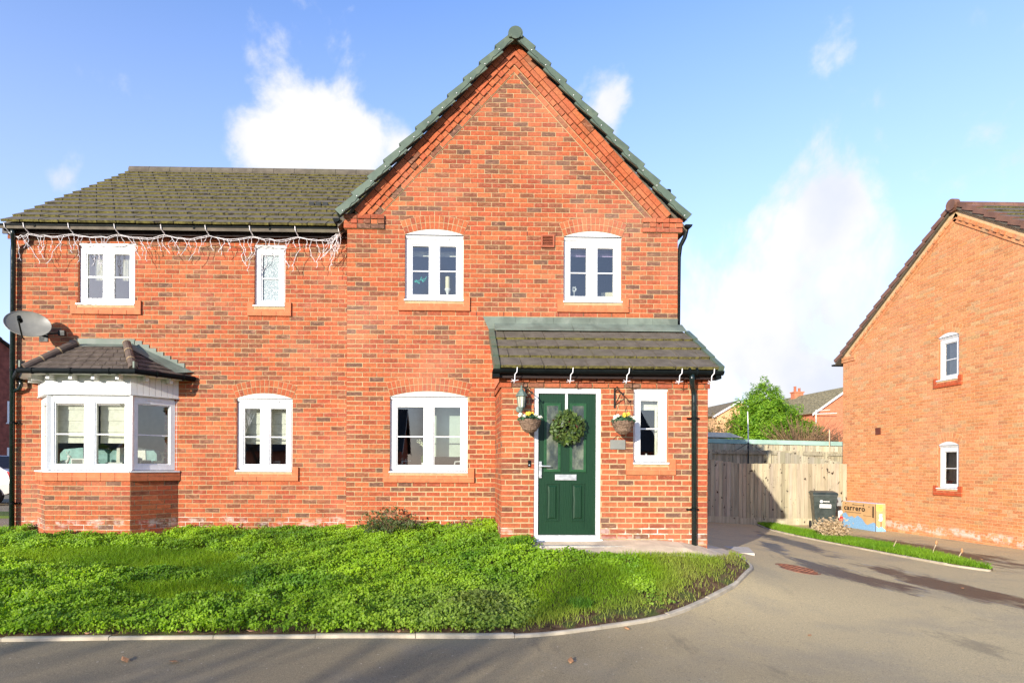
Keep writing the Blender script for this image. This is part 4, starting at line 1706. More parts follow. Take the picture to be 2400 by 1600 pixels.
# lead
m_ = MB(TG)
m_.poly([(.50, -.016, 3.945), (.66, -.016, 3.60), (.74, -.016, 3.66), (.74, -.016, 3.945)])
segs = (.74, 1.02, 1.62, 2.2, 2.8, 3.2, 3.602)
for a, b in zip(segs, segs[1:]):
    m_.box(a, b - .003, -.014 - random.uniform(0, .004), .0, 3.66, 3.945 + random.uniform(-.004, .004))
ld = m_.build('lead_flashing', 'lead', house)
m_ = MB()
y2 = G - .2
z2 = pzE + (y2 - pyE) * math.tan(pp) + .05
for a, b in ((.68, 1.9), (1.905, 3.67)):
    m_.hexa([(a, y2, z2 - .012), (b, y2, z2 - .012), (b, G - .01, z2 + .19 * math.tan(pp) - .012), (a, G - .01, z2 + .19 * math.tan(pp) - .012),
             (a, y2, z2), (b, y2, z2), (b, G - .012, z2 + .19 * math.tan(pp) + .02), (a, G - .012, z2 + .19 * math.tan(pp) + .02)])
m_.build('apron', 'lead', ld)
m_ = MB()
m_.box(.62, 3.68, P - .13, P - .11, 2.80, 2.92)
m_.box(.62, 3.68, P - .11, P + .02, 2.827, 2.85)
m_.build('porch_fascia', 'dark_soffit', house)
gutter(house, [(.57, P - .195, 2.905), (3.72, P - .195, 2.90)], brackets=[(x_, P - .195, 2.895) for x_ in (3.25, 3.35)])
m_ = MB()
m_.box(.57, .66, P - .2, P - .02, 2.80, 2.90)
m_.box(3.63, 3.70, P - .2, P - .02, 2.80, 2.90)
m_.build('box_end', 'black_plastic', house)
m_ = MB()
m_.tube([(3.295, P - .195, 2.87), (3.295, P - .195, 2.79), (3.30, P - .185, 2.755), (3.34, P - .10, 2.70), (3.375, P - .05, 2.66), (3.385, P - .045, 2.60), (3.40, P - .045, .44)], .036, 12)
dpipe = m_.build('downpipe', 'green_black_plastic', house, smooth=True)
for z_ in (2.27, 1.0):
    m_ = MB()
    m_.tube([(3.388, P - .045, z_ - .016), (3.388, P - .045, z_ + .016)], .041, 12)
    m_.box(3.30, 3.47, P - .03, P - .002, z_ - .01, z_ + .01)
    m_.build('pipe_clip', 'black_plastic', dpipe)
# left downpipe
m_ = MB()
m_.tube([(-6.98, L - .22, 5.34), (-6.98, L - .21, 5.24), (-7.05, L - .10, 5.12), (-7.075, L - .075, 5.02), (-7.075, L - .075, .45)], .038, 12)
dl = m_.build('downpipe', 'green_black_plastic', house, smooth=True)
for z_ in (3.1, 2.25, .95):
    m_ = MB()
    m_.tube([(-7.075, L - .075, z_ - .016), (-7.075, L - .075, z_ + .016)], .043, 12)
    m_.box(-7.14, -6.99, L - .04, L - .002, z_ - .01, z_ + .01)
    m_.build('pipe_clip', 'black_plastic', dl)
m_ = MB()
m_.tube([(-6.93, L - .10, 2.95), (-6.92, L - .1, 2.86), (-6.95, L - .09, 2.80), (-7.05, L - .075, 2.76)], .03, 10)
m_.build('bay_outlet', 'green_black_plastic', dl, smooth=True)

# extractor vent on the gable
m_ = MB(TG)
bars(m_, 1.415, 1.625, 5.05, 5.245, .022, -.03, .01)
vt = m_.build('air_vent', 'terracotta', house)
m_ = MB(TG)
m_.box(1.437, 1.603, -.004, .006, 5.07, 5.225)
m_.build('vent_back', 'dark_terracotta', vt)
for i in range(6):
    m_ = MB(TG)
    z_ = 5.077 + i * .025
    m_.hexa([(1.437, -.024, z_), (1.603, -.024, z_), (1.603, -.006, z_ + .012), (1.437, -.006, z_ + .012),
             (1.437, -.024, z_ + .004), (1.603, -.024, z_ + .004), (1.603, -.006, z_ + .016), (1.437, -.006, z_ + .016)])
    m_.build('louvre', 'terracotta', vt)
# weep vents (small plastic slots)
wv = MB(TG)
for u_, z_ in ((.46, 5.265), (1.2, 5.265), (1.66, 5.265), (2.82, 5.265), (.40, 3.995), (.83, 3.995), (1.26, 3.995), (1.7, 3.995), (2.1, 3.995), (2.55, 3.995), (-1.28, 2.79), (.55, 2.79), (.62, 2.72)):
    wv.box(u_ - .005, u_ + .005, -.006, .003, z_ - .03, z_ + .03)
wv.build('weep_vent', 'dark_terracotta', house)

# ------------------------------------------------------------------ right-hand house
XH = 11.66
YA, YN, YF = 13.58, 9.64, 17.52
rh = thing('orange_brick_house', (XH + 3.5, YA, -.07), 'pale orange brick house on the right, gable end with two small windows', 'house')
TR = TX(XH)
EH = 4.86
sl = math.tan(R(34.9))
APH = EH + (YF - YA) * sl - .02
WL = (-14.045, -13.465, 1.10, 2.13)
WU = (-14.055, -13.475, 3.655, 4.68)
m_ = MB(TR)
backing(m_, -YF, -YN, -.3, EH, [WL, WU])
m_.poly([(-YF, .0045, EH), (-YN, .0045, EH), (-YA, .0045, APH)])
for h in (WL, WU):
    reveals(m_, h, mi=1)
wR = m_.build('gable_wall', ['pale_mortar', 'sill_brick'], rh)
cl_ = [(-sl, 1, APH + sl * YA), (sl, 1, APH - sl * YA)]


def sh2(w):
    return [(w[0] - .105, w[1] + .105, w[2] - .15, w[2] + .075)]


C0_keep = C0
C0 = .05
add_bricks('right', brick_course_polys(-YF, -YN, -.25, APH, [WL, WU] + sh2(WL) + sh2(WU), cl_, pal=PALE), TR, wR)
C0 = C0_keep
flush_bricks('right', 'pale_brick_single', 'pale_brick_joined')
m_ = MB()
m_.box(XH + .02, 19, YF - .1, YF, -.3, EH)
m_.box(18.9, 19, YN + .1, YF - .1, -.3, EH)
m_.box(XH + .02, 19, YN, YN + .1, -.3, EH)
m_.build('rear_wall', 'far_buff_brick', rh)
for w_ in (WL, WU):
    window(rh, TR, *w_, 1, room='room_cream', depth=1.6, spread=.2, vent=False)
    arch_head(rh, TR, w_[0], w_[1], w_[3], single='pale_brick_single', mortar='pale_mortar', pal=PALE)
    brick_sill(rh, TR, w_[0], w_[1], w_[2], 'pale_sill_brick', 'pale_mortar')
# rake bands and kneeler
for sgn in (-1, 1):
    e = Vector((-YA + sgn * (YF - YA), 0, EH))
    a = Vector((-YA, 0, APH))
    d = (a - e).normalized()
    nrm = Vector((-d.z, 0, d.x))
    if nrm.z < 0:
        nrm = -nrm
    ln = (a - e).length
    m_ = MB(TR)
    qs = lambda s0, s1, t0, t1: [((e + d * s_ + nrm * t_).x, (e + d * s_ + nrm * t_).z) for s_, t_ in ((s0, t0), (s1, t0), (s1, t1), (s0, t1))][::(1 if sgn < 0 else -1)]
    m_.prism(qs(.1, ln - .05, -.26, 0), -.006, .004)
    rk = m_.build('raking_band', 'pale_mortar', rh)
    for t0, t1, y, bl in ((-.255, -.185, -.022, .22), (-.18, -.11, -.03, .105)):
        s0, i = .3, 0
        while s0 < ln - .2:
            m_ = MB(TR)
            m_.prism(qs(s0 + .005, s0 + bl - .005, t0, t1), -.05 if (bl < .2 and i % 2) else y, 0)
            o = m_.build('rake_brick', 'pale_brick_single', rk)
            o.color = (*pick(PALE), 1)
            s0 += bl
            i += 1
    m_ = MB(TR)
    a0, b0 = (-YF - .04, -YF + .55) if sgn < 0 else (-YN - .55, -YN + .04)
    for z0 in (EH - .17, EH - .09):
        n = 4
        w = (b0 - a0) / n
        for i in range(n):
            m_.box(a0 + i * w + .004, a0 + (i + 1) * w - .004, -.035 if i % 2 else -.025, .0, z0, z0 + .068, 0, pick(PALE))
    m_.build('kneeler', 'pale_brick_joined', rh)
# roof
m_ = MB()
for sgn in (-1, 1):
    ye = YA + sgn * (YF - YA + .28)
    ze = EH - .28 * sl + .06
    m_.hexa([(XH - .06, ye, ze - .05), (19.2, ye, ze - .05), (19.2, YA, APH + .01), (XH - .06, YA, APH + .01), (XH - .06, ye, ze), (19.2, ye, ze), (19.2, YA, APH + .06), (XH - .06, YA, APH + .06)])
rr = m_.build('roof', 'roof_tile', rh)
yfr = YA - (YF - YA + .28)
zfr = EH - .28 * sl + .075
tile_slope(rr, XH + .02, XH + 6.0, yfr, zfr, R(34.9), 15, .345)
for i in range(16):
    m_ = MB()
    a = XH - .1 + i * .453
    m_.tube([(a + .004, YA, APH + .04), (a + .449, YA, APH + .04)], .12, 12)
    m_.build('ridge_tile', 'brown_verge', rr)
for sgn in (-1, 1):
    verge_caps(rr, TR, -YA + sgn * (YF - YA + .3), EH - .28 * sl + .13, -YA + sgn * .04, APH + .15, 15, 'brown_verge', y0=-.08, y1=.1, h=.105)
m_ = MB(TR)
m_.prism([(-YA + .13 * math.cos(R(a_)), APH + .09 + .13 * math.sin(R(a_))) for a_ in range(0, 360, 24)], -.13, .0)
m_.build('ridge_end_cap', 'brown_verge', rr)
gutter(rh, [(XH - .1, YF + .34, EH - .16), (19, YF + .34, EH - .16)])
m_ = MB(TR)
m_.box(-16.12, -15.95, -.03, .0, 2.50, 2.68)
bv = m_.build('air_vent', 'dark_terracotta', rh)

# ------------------------------------------------------------------ fences
def board_fence(pts, heights, board, label, name='timber_fence', tone=(.42, .37, .26), rails=False, gravel=True, posts=None, post_front=False):
    """vertical boards along a polyline; heights: top z per vertex; base from the terrain"""
    f = thing(name, (pts[0][0], pts[0][1], zf(*pts[0])), label, 'fence')
    cache = {}
    for (p, q), (za, zb) in zip(zip(pts, pts[1:]), zip(heights, heights[1:])):
        d = Vector((q[0] - p[0], q[1] - p[1], 0))
        ln = d.length
        d.normalize()
        n = max(1, int(round(ln / board)))
        ang = math.atan2(d.y, d.x)
        w = ln / n
        for i in range(n):
            c_ = Vector((p[0], p[1], 0)) + d * (i + .5) * w
            zt = za + (zb - za) * (i + .5) / n + random.uniform(-.006, .006)
            zg = zf(c_.x, c_.y) + (.17 if gravel else .02)
            m_ = MB()
            y0 = random.uniform(-.003, .003)
            m_.hexa([(-w / 2 - .004, y0 - .006, 0), (w / 2 + .004, y0 + .008, 0), (w / 2 + .004, y0 + .016, 0), (-w / 2 - .004, y0 + .012, 0),
                     (-w / 2 - .004, y0 - .006, zt - zg), (w / 2 + .004, y0 + .008, zt - zg), (w / 2 + .004, y0 + .016, zt - zg), (-w / 2 - .004, y0 + .012, zt - zg)])
            o = m_.build('board', 'fence_wood', f, loc=(c_.x, c_.y, zg))
            o.rotation_euler = (0, 0, ang)
            k_ = random.uniform(.72, 1.16)
            o.color = (tone[0] * k_, tone[1] * k_ * random.uniform(.97, 1.02), tone[2] * k_ * random.uniform(.92, 1.04), 1)
        nn = Vector((d.y, -d.x, 0))
        if gravel:
            m_ = MB(TF(p, q))
            m_.box(.003, ln - .003, -.022, .02, min(zf(*p), zf(*q)) - .06, max(zf(*p), zf(*q)) + .165)
            o = m_.build('gravel_board', 'fence_wood', f)
            o.color = (tone[0] * 1.15, tone[1] * 1.15, tone[2] * 1.1, 1)
        if rails:
            m_ = MB(TF(p, q))
            for off in (-.10, -.9):
                m_.hexa([(0, -.05, za + off - .04), (ln, -.05, zb + off - .04), (ln, -.008, zb + off - .04), (0, -.008, za + off - .04),
                         (0, -.05, za + off + .04), (ln, -.05, zb + off + .04), (ln, -.008, zb + off + .04), (0, -.008, za + off + .04)])
            o = m_.build('rail', 'fence_wood', f)
            o.color = (tone[0] * .8, tone[1] * .8, tone[2] * .8, 1)
    for (px_, py_, zt) in (posts or ()):
        m_ = MB()
        zg = zf(px_, py_)
        m_.box(-.05, .05, -.06, .04, 0, zt - zg)
        o = m_.build('post', 'fence_wood', f, loc=(px_, py_, zg))
        o.color = (tone[0] * 1.1, tone[1] * 1.1, tone[2] * 1.05, 1)
    return f


board_fence([(4.2, 17.75), (7.6, 17.5), (8.45, 17.32), (11.64, 17.3)], [1.95, 1.82, 1.695, 1.70], .115, 'pale weathered close-board fence across the end of the drive, house shadow on it')
board_fence([(4.5, 20.5), (10.95, 20.5), (14, 20.5)], [2.22, 2.17, 2.12], .13, 'second timber fence behind with posts and rails showing', rails=True, gravel=False,
            posts=[(8.95, 20.42, 2.2), (11.0, 20.42, 2.18), (12.1, 20.42, 2.15), (13, 20.42, 2.12)])
board_fence([(11.25, 20.3), (11.8, 17.7)], [2.14, 1.74], .12, 'short fence running back beside the orange brick house', gravel=False)
board_fence([(4.5, 22.2), (16, 22.2)], [2.56, 2.36], .14, 'highest pale fence below the green roof edge', gravel=False, tone=(.52, .46, .32))

# low outbuilding with a green roof
ob = thing('outbuilding', (11, 25, -.05), 'low outbuilding with a long mint green roof beyond the fences', 'shed')
m_ = MB()
m_.box(4, 18, 24.1, 28.9, -.3, 2.55)
m_.build('wall', 'far_buff_brick', ob)
m_ = MB()
m_.hexa([(3.8, 23.8, 2.66), (18.3, 23.8, 2.42), (18.3, 29.2, 2.42), (3.8, 29.2, 2.62), (3.8, 23.8, 2.86), (18.3, 23.8, 2.58), (18.3, 29.2, 2.70), (3.8, 29.2, 2.95)])
m_.build('roof', 'green_felt', ob)
for (a, b) in ((10.2, 12.2),):
    sk = MB()
    sk.hexa([(a, 24.6, 2.84), (b, 24.6, 2.80), (b, 26.4, 2.86), (a, 26.4, 2.88), (a + .4, 25, 3.06), (b - .4, 25, 3.03), (b - .5, 26, 3.03), (a + .5, 26, 3.06)])
    sk.build('skylight', 'path_concrete', ob)

# ------------------------------------------------------------------ houses beyond
def simple_house(name, loc, hw, ln, eave, rise, label, wall_mat, roof_mat='far_roof_tile', rot=0, chimney=None, windows=(), bargeboard=True):
    """gable towards -Y at loc, ridge along +Y"""
    h = thing(name, loc, label, 'house')
    T = Matrix.Translation(loc) @ Matrix.Rotation(rot, 4, 'Z')
    m_ = MB(T)
    m_.poly([(-hw, 0, -.6), (hw, 0, -.6), (hw, 0, eave), (0, 0, eave + rise), (-hw, 0, eave)])
    m_.poly([(hw, ln, -.6), (-hw, ln, -.6), (-hw, ln, eave), (0, ln, eave + rise), (hw, ln, eave)])
    m_.poly([(-hw, ln, -.6), (-hw, 0, -.6), (-hw, 0, eave), (-hw, ln, eave)])
    m_.poly([(hw, 0, -.6), (hw, ln, -.6), (hw, ln, eave), (hw, 0, eave)])
    m_.build('wall', wall_mat, h)
    m_ = MB(T)
    k_ = rise / hw
    o_ = .35
    rows = 14
    for s_ in (-1, 1):
        for i in range(rows):
            f0, f1 = i / rows, (i + 1) / rows
            x0, x1 = s_ * (hw + o_) * (1 - f0), s_ * (hw + o_) * (1 - f1)
            z0, z1 = eave - o_ * k_ + (rise + o_ * k_) * f0 + .06, eave - o_ * k_ + (rise + o_ * k_) * f1 + .06
            m_.hexa([(x0, -.25, z0), (x1, -.25, z1), (x1, ln + .2, z1), (x0, ln + .2, z0), (x0, -.25, z0 + .06), (x1, -.25, z1 + .02), (x1, ln + .2, z1 + .02), (x0, ln + .2, z0 + .06)])
    rf = m_.build('roof', roof_mat, h)
    if bargeboard:
        for s_ in (-1, 1):
            m_ = MB(T)
            a, b = (s_ * (hw + o_), eave - o_ * k_), (0, eave + rise)
            m_.hexa([(a[0], -.28, a[1] - .14), (b[0], -.28, b[1] - .14), (b[0], -.24, b[1] - .14), (a[0], -.24, a[1] - .14), (a[0], -.28, a[1] + .06), (b[0], -.28, b[1] + .06), (b[0], -.24, b[1] + .06), (a[0], -.24, a[1] + .06)])
            m_.build('bargeboard', 'white_board', h)
    if chimney:
        cx, cy, ch = chimney
        m_ = MB(T)
        m_.box(cx - .45, cx + .45, cy - .35, cy + .35, eave, eave + rise + ch)
        m_.box(cx - .52, cx + .52, cy - .42, cy + .42, eave + rise + ch, eave + rise + ch + .12)
        cm = m_.build('chimney', 'far_brick', rf)
        for dx, hh in ((-.22, .55), (.22, .38)):
            m_ = MB(T)
            m_.lathe([(.13, 0), (.11, hh * .8), (.13, hh)], (cx + dx, cy, eave + rise + ch + .12), 10)
            m_.build('chimney_pot', 'terracotta', rf)
    for (x0, x1, z0, z1) in windows:
        m_ = MB(T)
        bars(m_, x0, x1, z0, z1, .08, -.03, .04)
        mid = (x0 + x1) / 2
        m_.box(mid - .035, mid + .035, -.025, .04, z0 + .08, z1 - .08)
        m_.box(x0 - .06, x1 + .06, -.08, .0, z0 - .07, z0 - .005)
        w_ = m_.build('window', 'white_upvc', h)
        m_ = MB(T)
        m_.poly([(x0 + .08, -.004, z0 + .08), (x1 - .08, -.004, z0 + .08), (x1 - .08, -.004, z1 - .08), (x0 + .08, -.004, z1 - .08)])
        m_.build('pane', 'frosted_glass', w_)
    return h


simple_house('distant_house', (35.2, 52, 0), 3.1, 18, 6.5, 2.2, 'red brick house with mossy roof and orange chimney behind the conifer', 'far_brick', chimney=(0, 8, .4))
simple_house('distant_house', (29.2, 60, 0), 2.4, 16, 6.83, 1.42, 'buff brick house with dark brown roof and white bargeboard left of the conifer', 'far_buff_brick', roof_mat='far_brown_tile')
simple_house('dark_house', (-23.4, 30.5, .2), 4.2, 10, 5.1, 3.0, 'shaded brick house with grey roof glimpsed beyond the left corner', 'shaded_brick', roof_mat='slate_roof', rot=R(62),
             windows=((1.0, 2.3, 3.5, 4.6), (1.0, 2.3, .9, 2.2), (-2.4, -1.1, 3.5, 4.6), (-2.4, -1.1, .9, 2.2), (3.0, 3.9, 3.5, 4.6), (3.0, 3.9, .9, 2.2)), bargeboard=False)
# bungalow mirrored in the panes, plus three more added to block sky light
for k_, (bx_, lb_) in enumerate(((-27, 'brick bungalow added across the road to block sky light, far to the left behind the viewpoint'), (-8.5, 'brick bungalow across the road behind the viewpoint'), (8, 'brick bungalow added across the road to block sky light, behind and right of the viewpoint'), (25, 'brick bungalow added across the road to block sky light, far right behind the viewpoint'))):
    simple_house('bungalow', (bx_ + 5, -25 - k_ % 2, 0), 4.2, 11, 2.7, 3.0, lb_, 'far_brick', rot=R(90), roof_mat='slate_roof', windows=((-2.5, -1, 1, 2.1), (1, 2.5, 1, 2.1)))

# ------------------------------------------------------------------ trees and shrubs
def bare_tree(loc, h, label, seed, spread=.5, r0=.11, levels=5):
    rs = random.Random(seed)
    t_ = thing('bare_tree', loc, label, 'tree')
    trunk, twigs = MB(), MB()

    def grow(p, d, ln, r, lv):
        n = 4
        pts = [p]
        for i in range(n):
            d = (d + Vector((rs.uniform(-1, 1), rs.uniform(-1, 1), rs.uniform(-.3, .7))) * .16).normalized()
            pts.append(pts[-1] + d * ln / n)
        (trunk if lv == 0 else twigs).tube(pts, [r * (1 - .5 * i / n) for i in range(n + 1)], 6 if lv < 2 else 4, cap=False)
        if lv >= levels:
            return
        for k in range(3 if lv else 5):
            b = pts[rs.randint(2, n)]
            a = rs.uniform(0, 2 * math.pi)
            nd = (d + Vector((math.cos(a), math.sin(a), .25)) * rs.uniform(.4, .9) * (spread * 2)).normalized()
            grow(b, nd, ln * rs.uniform(.58, .8), r * .5, lv + 1)
    grow(Vector(loc) - Vector((0, 0, .1)), Vector((0, 0, 1)), h * .36, r0, 0)
    trunk.build('trunk', 'bark', t_)
    twigs.build('crown', 'bark', t_)
    return t_


bare_tree((-8.9, -8.6, 0), 6.5, 'bare winter tree standing behind the viewpoint on the left', 3)
bare_tree((-15.5, -12, 0), 8.0, 'taller bare winter tree beyond the road on the far left', 5, r0=.14)


def spray_tree(name, loc, blobs, n, size, cols, label, cat='tree', trunk=None, elong=2.4, droop=.2):
    elong = 4.4 if 'conifer' in name else elong
    t_ = thing(name, loc, label, cat)
    P_, Nn, Cc, Ss = [], [], [], []
    tot = sum(b[3] * b[4] * b[5] for b in blobs)
    for (bx, by, bz, rx, ry, rz) in blobs:
        m = int(n * rx * ry * rz / tot)
        u = rng.normal(size=(m, 3))
        u /= np.linalg.norm(u, axis=1, keepdims=True)
        rad = rng.uniform(.55, 1.08, m) ** .6
        lump = 1 + .22 * np.sin(u[:, 0] * 7 + bx * 3) * np.cos(u[:, 2] * 8 + by) + .12 * np.sin(u[:, 1] * 15)
        p = u * (rad * lump)[:, None] * np.array([rx, ry, rz]) + np.array([bx, by, bz])
        P_.append(p)
        Nn.append(u * .8 + rng.normal(size=(m, 3)) * .55 + np.array([0, 0, .5]))
        sh_ = rng.uniform(.75, 1.25, m)[:, None]
        mixv = rng.uniform(0, 1, m)[:, None]
        Cc.append((np.array(cols[0]) * (1 - mixv) + np.array(cols[1]) * mixv) * sh_)
        Ss.append(rng.uniform(.6, 1.3, m) * size)
    P_ = np.concatenate(P_) + np.array(loc)
    V_, F_, C_ = leaves(P_, np.concatenate(Ss), np.concatenate(Nn), np.concatenate(Cc), elong, .12)
    scatter_mesh('crown', V_, F_, C_, 'leaf', t_)
    if trunk:
        m_ = MB()
        m_.tube([Vector(loc), Vector(loc) + Vector((0, 0, trunk))], [.14, .05], 8)
        m_.build('trunk', 'bark', t_)
    return t_


spray_tree('conifer_tree', (15.9, 30.2, 0), [(0, 0, 2.6, 1.9, 1.6, 1.5), (.3, 0, 3.9, 1.5, 1.3, 1.2), (.1, 0, 5.0, .75, .7, .85), (-1.6, -.3, 1.9, 1.5, 1.2, .9), (1.6, 0, 2.7, 1.3, 1.2, 1.1), (-.6, 0, 4.6, .45, .4, .8),
                                             (-1.25, 0, 4.35, .28, .3, .75), (.75, 0, 5.2, .3, .3, .55), (2.2, -.2, 3.3, .8, .6, .6), (-2.7, -.5, 1.6, 1.0, .8, .5), (.1, 0, 5.9, .22, .22, .4)],
           60000, .05, ((.09, .20, .012), (.27, .42, .03)), 'bushy bright green conifer above the back fences', trunk=4.5)


spray_tree('evergreen_bush', (-11.9, -3.4, 0), [(0, 0, 1.5, .5, .5, .5), (.9, .5, 2.0, .35, .35, .35), (-.8, .2, 1.9, .4, .4, .35), (.2, -.3, 2.5, .4, .4, .4), (-1.8, .6, 1.3, .5, .4, .4), (1.9, .2, 1.4, .4, .4, .45)],
           900, .16, ((.045, .105, .012), (.10, .18, .025)), 'loose evergreen bush behind the viewpoint on the left', cat='shrub', trunk=2.2)


def twig_bush(name, loc, r, h, n, mat, label, rad=.008, cat='shrub', leafc=None, up=.7, bend=.25):
    b = thing(name, loc, label, cat)
    m_ = MB()
    tips = []
    for i in range(n):
        a = random.uniform(0, 2 * math.pi)
        q = random.random() ** .5
        base = Vector(loc) + Vector((math.cos(a) * q * r * .35, math.sin(a) * q * r * .35, -.03))
        d = Vector((math.cos(a) * q * (1 - up) * 2, math.sin(a) * q * (1 - up) * 2, 1)).normalized()
        L_ = h * random.uniform(.55, 1.05)
        pts = [base]
        for k in range(3):
            d = (d + Vector((random.uniform(-1, 1), random.uniform(-1, 1), random.uniform(-.3, .3))) * bend).normalized()
            pts.append(pts[-1] + d * L_ / 3)
        tips += pts[1:]
        m_.tube(pts, [rad, rad * .8, rad * .6, rad * .3], 3, cap=False)
    m_.build('stem', mat, b)
    if leafc:
        tp = np.array([tuple(p) for p in tips])
        k = leafc[2]
        P_ = np.repeat(tp, k, 0) + rng.normal(size=(len(tp) * k, 3)) * leafc[3]
        m = len(P_)
        mv = rng.uniform(0, 1, m)[:, None]
        V_, F_, C_ = leaves(P_, rng.uniform(.6, 1.3, m) * leafc[4], rng.normal(size=(m, 3)) + np.array([0, -.3, .6]), np.array(leafc[0]) * (1 - mv) + np.array(leafc[1]) * mv, 2.2)
        scatter_mesh('foliage', V_, F_, C_, 'leaf', b)
    return b


twig_bush('brown_shrub', (17.0, 28.6, 2.2), 1.9, 2.0, 420, 'brown_twig', 'leafless brown shrub beside the conifer', .018, up=.45)
twig_bush('brown_shrub', (18.6, 28.2, 2.0), 1.4, 1.6, 300, 'brown_twig', 'low reddish brown thicket near the red brick house', .016, up=.45)
twig_bush('brown_shrub', (13.0, 31.5, 2.0), 1.5, 2.6, 260, 'brown_twig', 'thin tan shrub left of the conifer', .014, up=.45, leafc=((.14, .10, .04), (.22, .17, .06), 3, .12, .07))
twig_bush('rosemary_shrub', (-.92, G - .28, .47), .34, .50, 110, 'brown_twig', 'dark straggly shrub against the wall below the ground floor window', .005, up=.35,
          leafc=((.06, .12, .028), (.16, .17, .075), 6, .02, .024))
twig_bush('dry_plant', (.32, G - .2, .52), .40, .26, 90, 'brown_twig', 'low dry purplish plant by the porch corner', .004, up=.2, leafc=((.12, .085, .075), (.22, .17, .13), 5, .03, .02))
twig_bush('dried_plant', (9.0, 13.9, -.03), .30, .46, 90, 'dry_stem', 'bleached dry plant in the grass strip before the bin', .009, up=.55, bend=.45, leafc=((.60, .47, .32), (.45, .33, .21), 4, .04, .035))
for x_, y_, lb, hh in ((8.97, 10.93, 'dry brown flower head standing at the near end of the grass strip', .24), (8.8, 11.7, 'thin pale stalk leaning in the grass strip', .2), (8.95, 10.35, 'short straw stalk beside the dry flower head', .17)):
    k_ = thing('dry_stalk', (x_, y_, zf(x_, y_)), lb, 'plant')
    m_ = MB()
    b0 = Vector((x_, y_, zf(x_, y_) + .02))
    m_.tube([b0, b0 + Vector((.03, 0, hh * .5)), b0 + Vector((.08, 0, hh))], .006, 5)
    m_.build('stem', 'dry_stem', k_)
    if 'flower' in lb:
        m_ = MB()
        m_.lathe([(.008, 0), (.02, .02), (.018, .06), (.006, .085)], b0 + Vector((.08, 0, hh - .03)), 8)
        m_.build('seed_head', 'leaf_brown', k_)

# ------------------------------------------------------------------ lawn vegetation
def in_poly(x, y, poly):
    poly = np.array(poly)
    inside = np.zeros(len(x), bool)
    j = len(poly) - 1
    for i in range(len(poly)):
        xi, yi, xj, yj = *poly[i], *poly[j]
        c_ = ((yi > y) != (yj > y)) & (x < (xj - xi) * (y - yi) / (yj - yi + 1e-12) + xi)
        inside ^= c_
        j = i
    return inside


def vnoise(x, y, s, seed=0):
    rs = np.random.default_rng(seed)
    tab = rs.random((64, 64))
    fx, fy = x * s + 100, y * s + 100
    ix, iy = np.floor(fx).astype(int), np.floor(fy).astype(int)
    tx, ty = fx - ix, fy - iy
    tx, ty = tx * tx * (3 - 2 * tx), ty * ty * (3 - 2 * ty)
    g = lambda a, b: tab[a % 64, b % 64]
    return (g(ix, iy) * (1 - tx) + g(ix + 1, iy) * tx) * (1 - ty) + (g(ix, iy + 1) * (1 - tx) + g(ix + 1, iy + 1) * tx) * ty


KA = np.array([(p.x, p.y) for p in KS])


def kerb_dist(x, y):
    d = np.full(len(x), 9.)
    for p in KA[::2]:
        d = np.minimum(d, np.hypot(x - p[0], y - p[1]))
    return d


def weediness(x, y):
    w = .9 - .55 * np.clip((x - .2) / 1.6, 0, 1) + .55 * (vnoise(x, y, .9, 1) - .5) + .35 * (vnoise(x, y, 2.3, 2) - .5)
    w -= .9 * np.exp(-(((x + 4.6) / 1.5) ** 2 + ((y - 7.9) / .55) ** 2))      # mown-looking patch at the left
    w -= .35 * np.exp(-(((x + 3.2) / 1.2) ** 2 + ((y - 6.6) / .3) ** 2))
    w += .6 * np.exp(-(((x - 1.6) / .8) ** 2 + ((y - 7.45) / .2) ** 2))        # weeds along the path edge
    w += .4 * np.exp(-(((x - .9) / .6) ** 2 + ((y - 7.8) / .5) ** 2))
    return w


LP = [(max(p[0], -9), p[1]) for p in lawn_poly if p[0] > -11.9] + [(-9, 9.86), (-9, 5.1)]
LP = [p for p in lawn_poly]


def rand_lawn(n):
    x = rng.uniform(-8.6, 4.4, n)
    y = rng.uniform(4.95, 9.86, n)
    ok = in_poly(x, y, lawn_poly) & (kerb_dist(x, y) > .035)
    ok &= ~((y > BF - .03) & (x > -6.75) & (x < -4.42))
    ok &= ~((y > G - .02) & (x > XS))
    return x[ok], y[ok]


# ground-cover weeds: rosettes of small leaves
x, y = rand_lawn(66000)
w = weediness(x, y)
kd = kerb_dist(x, y)
bare = np.clip((x - .2) / .8, 0, 1)
keep = (w > .5 + .12 * rng.random(len(x))) & (rng.random(len(x)) < .12 + 1.25 * vnoise(x, y, 5.5, 31)) & (kd > .045 + .36 * bare * rng.random(len(x)))
x, y, w = x[keep], y[keep], w[keep]
per = 7
n = len(x)
hgt = (.018 + .085 * vnoise(x, y, 3.1, 5) ** 1.6 + .075 * vnoise(x, y, 8, 6) ** 1.7) * np.clip((w - .4) * 3, .5, 1.15)
hgt += .01 * np.clip((y - 8.3) / 1, 0, 1)
X_ = np.repeat(x, per) + rng.normal(size=n * per) * .028
Y_ = np.repeat(y, per) + rng.normal(size=n * per) * .028
f = rng.random(n * per) ** .6
Z_ = zfa(X_, Y_) + .05 + np.repeat(hgt, per) * f
N_ = rng.normal(size=(n * per, 3)) * .5 + np.array([-.4, -.75, .6])
tone = (.55 * vnoise(X_, Y_, 1.2, 8) + .45 * vnoise(X_, Y_, 4.5, 9))[:, None]
tone = np.clip((tone - .5) * 1.7 + .5, 0, 1)  # patchy leaf tone; the darker patches also stand in for tree shadow
pale = np.clip((X_ + 1.2) / 1.6, 0, 1)[:, None] * np.clip((6.9 - Y_) / 1.0, 0, 1)[:, None] * .7
base = np.array([.085, .200, .008]) * (1 - tone) + np.array([.29, .44, .016]) * tone
